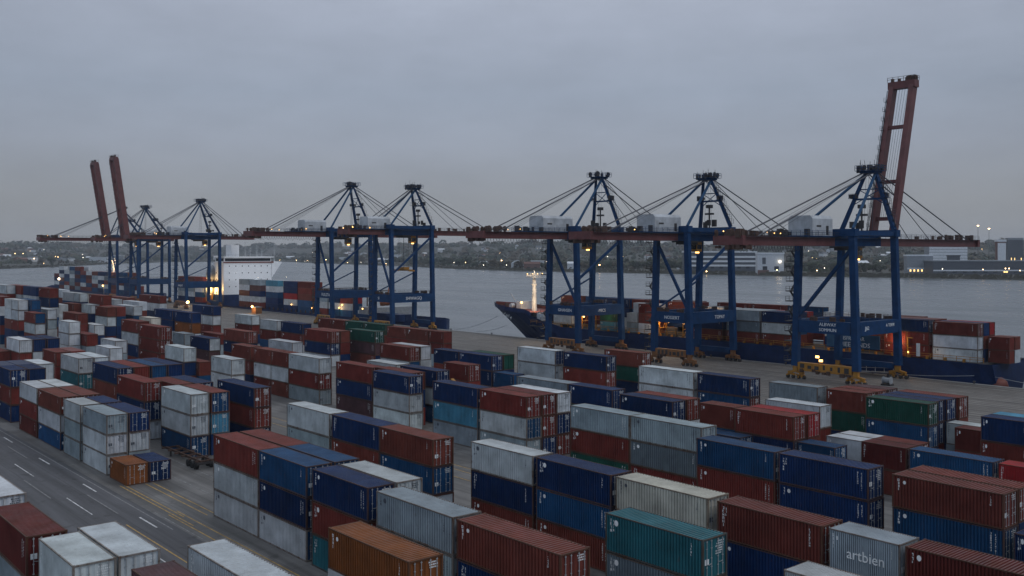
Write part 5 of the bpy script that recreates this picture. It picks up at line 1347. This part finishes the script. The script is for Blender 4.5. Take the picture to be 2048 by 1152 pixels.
M['bwhite'] = plain('pale_cladding', (.50, .52, .54), .6); M['bgrey'] = plain('grey_cladding', (.20, .22, .24), .6); M['bdark'] = plain('dark_cladding', (.05, .06, .075), .6)
M['brick'] = plain('brown_brick', (.13, .06, .045), .8); M['roofw'] = plain('pale_roof', (.62, .64, .66), .6)
def oriented(name, px, t, label, cat='building', group=None):
    p = place_far(px, t); o = empty(name, p, math.atan2(RGT.y, RGT.x)); tag(o, label, cat, group); return o
def mpp(px, t): return (shore_d(px)+t)/FPX          # metres per pixel there
def hall(px0, px1, y0, y1, t, mat, roofm, label, kind='flat', lit=0, stripes=0, seed=1, name='warehouse'):
    """px0..px1 wide, top y0 and base y1 in the view; front faces the river"""
    r = random.Random(seed); pc = (px0+px1)/2; o = oriented(name, pc, t, label)
    k = mpp(pc, t); w2 = (px1-px0)*k/2; h = (y1-y0)*k; dep = max(8, w2*.6)
    b = MB(); b.box(-w2, 0, -6, w2, dep, h); b.build('wall', mat, o)
    b = MB()
    if kind == 'gable':
        rh = min(h*.5, w2*.35); b.face([(-w2-.5, -.6, h), (w2+.5, -.6, h), (w2+.5, dep/2, h+rh), (-w2-.5, dep/2, h+rh)]); b.face([(w2+.5, dep+.6, h), (-w2-.5, dep+.6, h), (-w2-.5, dep/2, h+rh), (w2+.5, dep/2, h+rh)])
        b.face([(-w2, 0, h), (-w2, dep/2, h+rh), (-w2, dep, h)]); b.face([(w2, 0, h), (w2, dep, h), (w2, dep/2, h+rh)])
    elif kind == 'barrel':
        n = 8; rh = min(h*.6, w2*.5)
        pr = [(-w2+2*w2*i/n, h+rh*math.sin(math.pi*i/n)) for i in range(n+1)]
        for (xa, za), (xb, zb) in zip(pr, pr[1:]): b.face([(xa, -.4, za), (xb, -.4, zb), (xb, dep+.4, zb), (xa, dep+.4, za)])
        b.face([(x, -.4, z) for x, z in pr]+[]) 
    else:
        b.box(-w2-.6, -.6, h+.002, w2+.6, dep+.6, h+max(.8, h*.08))
    b.build('roof', roofm, o)
    for i in range(stripes):
        z = h*(.25+.7*i/max(1, stripes)); q = MB(); q.box(-w2+.3, -.35, z, w2-.3, -.02, z+h*.10); q.build('cladding_band', M['roofw'], o)
    n = max(2, int(w2/7)) if not lit else lit
    n = min(n, 14)
    for i in range(n):
        x = -w2*.88+1.76*w2*(i+.5)/n; ww = w2*.7/n; z0 = h*.14
        q = MB(); q.box(x-ww/2, -.12, z0, x+ww/2, -.02, z0+h*.2)
        q.build('window', M['windowlit'] if (lit and r.random() < .45) else M['glass'], o)
    return o
hall(1372, 1513, 506, 543, 60, M['bdark'], M['roofw'], 'long dark waterside hall with pale stripes along its roof', stripes=3, seed=2)
wh = hall(1515, 1568, 509, 546, 20, M['bwhite'], M['roofw'], 'tall white block with one dark loading door beside the long hall', seed=3)
q = MB(); k = mpp(1541, 20); q.box(-17*k, -.3, 17*k, -10*k, -.1, 30*k); q.build('loading_door', M['bdark'], wh)
lamp('wall_lamp', (18*k, -1.5, 22*k), M['lampfarw'], wh, 1.6)
q = MB(); q.box(-26*k, -.6, -3, -4*k, -.15, 5*k); q.build('brick_plinth', M['brick'], wh)
hall(1814, 1866, 512, 548, 50, M['bgrey'], M['roofw'], 'grey glazed hall with white arched corner on the right shore', kind='flat', lit=6, stripes=1, seed=4)
hall(1866, 2075, 519, 545, 70, M['bdark'], M['bgrey'], 'long low dark hall with yellow lit windows at the far right', lit=9, stripes=1, seed=5)
hall(1862, 1902, 513, 525, 62, M['bwhite'], M['roofw'], 'small white block on top of the glazed hall', seed=6)
hall(1899, 1920, 506, 540, 120, M['bdark'], M['bdark'], 'dark square tower behind the white block', seed=7, name='tower')
hall(1858, 1935, 489, 540, 260, M['bgrey'], M['roofw'], 'banded grey office slab behind the waterside halls', stripes=6, seed=8, name='office_building')
hall(1995, 2012, 488, 540, 420, M['brick'], M['roofw'], 'brick tower with pale bands at the far right', stripes=7, lit=2, seed=9, name='tower')
hall(2016, 2046, 486, 540, 520, M['bdark'], M['bgrey'], 'dark block dotted with lit windows at the right edge', lit=8, seed=10, name='apartment_building')
hall(1022, 1048, 522, 532, 40, M['bwhite'], M['roofw'], 'white barrel roofed shed above the navy bow', kind='barrel', seed=11)
hall(1048, 1080, 524, 533, 45, M['brick'], M['brick'], 'low brick shed beside the white barrel roof', kind='gable', seed=12)
hall(1062, 1088, 512, 524, 200, M['bwhite'], M['roofw'], 'white gabled warehouse behind the brick shed', kind='flat', seed=13)
hall(1135, 1158, 523, 534, 45, M['bwhite'], M['roofw'], 'small white house between crane legs on the far bank', kind='gable', seed=14)
hall(1355, 1378, 511, 520, 160, M['bwhite'], M['roofw'], 'pale flat roofed shed left of the long striped hall', seed=15)
hall(1368, 1376, 527, 540, 40, M['bwhite'], M['roofw'], 'tiny white kiosk at the end of the long hall', seed=16)
hall(178, 214, 508, 518, 150, M['bwhite'], M['roofw'], 'white industrial sheds left of the far cranes', seed=17, lit=3)
hall(216, 246, 507, 518, 170, M['bgrey'], M['roofw'], 'grey industrial sheds behind the far left crane', seed=18)
hall(750, 768, 516, 524, 60, M['bwhite'], M['roofw'], 'bright white barn behind the fifth crane', kind='gable', seed=19)
hall(768, 782, 514, 521, 80, M['bwhite'], M['roofw'], 'second white barn just right of the first', kind='gable', seed=20)
hall(955, 974, 511, 517, 260, M['bwhite'], M['roofw'], 'white gabled building high above the open water', kind='gable', seed=21)
hall(572, 588, 508, 513, 300, M['bwhite'], M['roofw'], 'white long barn right of the ship bridge', kind='gable', seed=22)
hall(678, 692, 504, 511, 330, M['bwhite'], M['roofw'], 'pale block behind the fourth crane', seed=23)
hall(785, 802, 494, 501, 900, M['bwhite'], M['roofw'], 'distant pale block on the hill behind the fifth crane', seed=24)
hall(424, 437, 506, 511, 330, M['bwhite'], M['roofw'], 'white barn left of the ship bridge', kind='gable', seed=25)
hall(1290, 1310, 502, 512, 420, M['bgrey'], M['roofw'], 'grey block on the slope between the two middle right cranes', seed=26)
# village houses scattered on the slopes
rh = random.Random(12); HOUSES = []
HM = [(M['bwhite'], 'white'), (M['bgrey'], 'grey'), (M['brick'], 'brick')]
for k in range(52):
    px = rh.choice((rh.uniform(0, 180), rh.uniform(250, 700), rh.uniform(700, 1100), rh.uniform(1100, 1800), rh.uniform(1620, 1800)))
    t = rh.uniform(200, 1900); mi = rh.choice((0, 0, 0, 1, 2)); p = place_far(px, t)
    o = empty('house', p, rh.uniform(0, 3.1)); w2, d2, h = rh.uniform(6, 14), rh.uniform(5, 8), rh.uniform(6, 12)
    b = MB(); b.box(-w2, -d2, -4, w2, d2, h); b.build('wall', HM[mi][0], o)
    b = MB()
    for s in (-1, 1): b.face([(-w2-.4, s*(d2+.5), h-.2), (w2+.4, s*(d2+.5), h-.2), (w2+.4, 0, h+3.4), (-w2-.4, 0, h+3.4)])
    for s in (-1, 1): b.face([(s*w2, -d2, h), (s*w2, d2, h), (s*w2, 0, h+3.2)])
    b.build('roof', rh.choice((M['brick'], M['bdark'], M['roofw'])), o)
    b = MB()
    for s in (-1, 1):
        for x in (-.5, .5): b.box(x*w2-.7, s*(d2+.02), h*.3, x*w2+.7, s*(d2+.06), h*.6)
    b.build('window', M['windowdim'] if rh.random() < .35 else M['glass'], o)
    HOUSES.append((px, o, mi))
HOUSES.sort(key=lambda q: q[0]); cnt = {}
for px, o, mi in HOUSES: cnt.setdefault((mi, nearname(px)), []).append(o)
for (mi, nm), os_ in cnt.items():
    for i, o in enumerate(os_):
        lb = f"small {HM[mi][1]} house on the slope, {nm}"
        if len(os_) > 1: lb += f", {ordinal(i)} from left"
        tag(o, lb, 'house', 'houses on the far slopes')
# lamps over there: each a post with its glowing head
LAMPS = [(68, 517, 'o', 1.9), (116, 514, 'o', 1.4), (30, 507, 'o', 1.3), (46, 507, 'o', 1.4), (166, 515, 'w', 1.2), (165, 509, 'w', 1.0), (663, 514, 'o', 1.5), (652, 519, 'o', 1.7), (593, 521, 'o', 1.3), (560, 521, 'o', 1.2),
         (882, 523, 'o', 1.3), (908, 525, 'w', 1.2), (931, 525, 'o', 1.1), (967, 526, 'w', 1.5), (1003, 521, 'o', 2.0), (967, 530, 'w', 1.2), (1013, 530, 'w', 1.1), (1199, 530, 'o', 2.6), (1215, 513, 'w', 1.1), (1350, 528, 'r', 1.5),
         (1413, 546, 'o', 1.9), (1634, 541, 'o', 1.5), (1554, 540, 'o', 1.6), (1649, 536, 'w', 1.1), (1858, 534, 'w', 1.4), (1871, 534, 'w', 1.3), (1827, 534, 'o', 1.3), (1966, 539, 'o', 1.1), (2011, 537, 'o', 1.6), (2018, 537, 'o', 1.6), (1885, 538, 'w', 1.1), (2040, 541, 'o', 1.1), (1720, 511, 'w', 1.2), (1487, 503, 'o', 1.4), (1617, 502, 'w', 1.1), (1760, 498, 'o', 1.0), (88, 499, 'w', 1.0), (70, 500, 'o', 1.2), (60, 502, 'w', 1.0), (10, 507, 'w', 1.0), (110, 505, 'w', .9), (235, 508, 'w', 1.0)]
rl = random.Random(31)
for k in range(26): LAMPS.append((rl.choice((rl.uniform(0, 240), rl.uniform(560, 1000), rl.uniform(1000, 1400), rl.uniform(1620, 2040))), rl.uniform(497, 528), rl.choice(('o', 'o', 'w')), rl.uniform(.5, 1.0)))
CN = {'o': 'warm', 'w': 'white', 'r': 'red'}
LM = {'o': M['lampfar'], 'w': M['lampfarw'], 'r': M['lampred']}
cnt = {}; 
for px, y, c, s in sorted(LAMPS):
    # the point on the far land in that direction whose lamp (8 m up) appears at that height
    best = None
    for t in range(6, 2600, 6):
        d = shore_d(px)+t; z = CAMH-(y-505)/FPX*d; e = abs(z-(land_z(px, t)+8))
        if best is None or e < best[0]: best = (e, t, z)
    t = best[1]; z = best[2]; gz = land_z(px, t)
    o = empty('street_lamp', place_far(px, t)); hh = max(3.0, z-gz)
    b = MB(); b.tube((0, 0, -1), (0, 0, hh), .16, .1, 6); b.build('pole', M['dark'], o)
    lamp('lamp_head', (0, 0, hh), LM[c], o, .34*s*(shore_d(px)+t)/1900+.25)
    cnt.setdefault((c, nearname(px)), []).append(o)
for (c, nm), os_ in cnt.items():
    for i, o in enumerate(os_):
        lb = f"{CN[c]} lamp glowing on the far shore, {nm}"
        if len(os_) > 1: lb += f", {ordinal(i)} from left"
        tag(o, lb, 'street lamp', 'lamps on the far shore')
for px, y, lb in ((1956, 452, 'taller of the two lamp masts rising above the far right hill'), (1978, 458, 'shorter of the two lamp masts rising above the far right hill')):
    t = 500; d = shore_d(px)+t; z = CAMH-(y-505)/FPX*d; p = place_far(px, t); hh = z-p.z
    o = empty('lamp_mast', p); b = MB(); b.tube((0, 0, -1), (0, 0, hh), .45, .25, 8); b.build('pole', M['dark'], o)
    b = MB(); b.tube((0, 0, hh), (0, 0, hh+1.2), 1.4, 1.4, 10); b.build('lamp_head', M['lampfar'], o)
    tag(o, lb, 'lamp mast', 'tall lamp masts')

# ------------------------------------------------------------------ the evening air
hz = MB(); hz.box(-5200, -420, -4.5, 3400, 8600, 150)
hm = bpy.data.materials.new('evening_air'); hm.use_nodes = True
for nd in list(hm.node_tree.nodes):
    if nd.type == 'BSDF_PRINCIPLED': hm.node_tree.nodes.remove(nd)
pv = hm.node_tree.nodes.new('ShaderNodeVolumePrincipled')
pv.inputs['Color'].default_value = (.80, .86, .95, 1); pv.inputs['Density'].default_value = 8.5e-05; pv.inputs['Anisotropy'].default_value = .2
hm.node_tree.links.new(pv.outputs[0], hm.node_tree.nodes['Material Output'].inputs['Volume'])
tag(hz.build('haze', hm), kind='stuff')
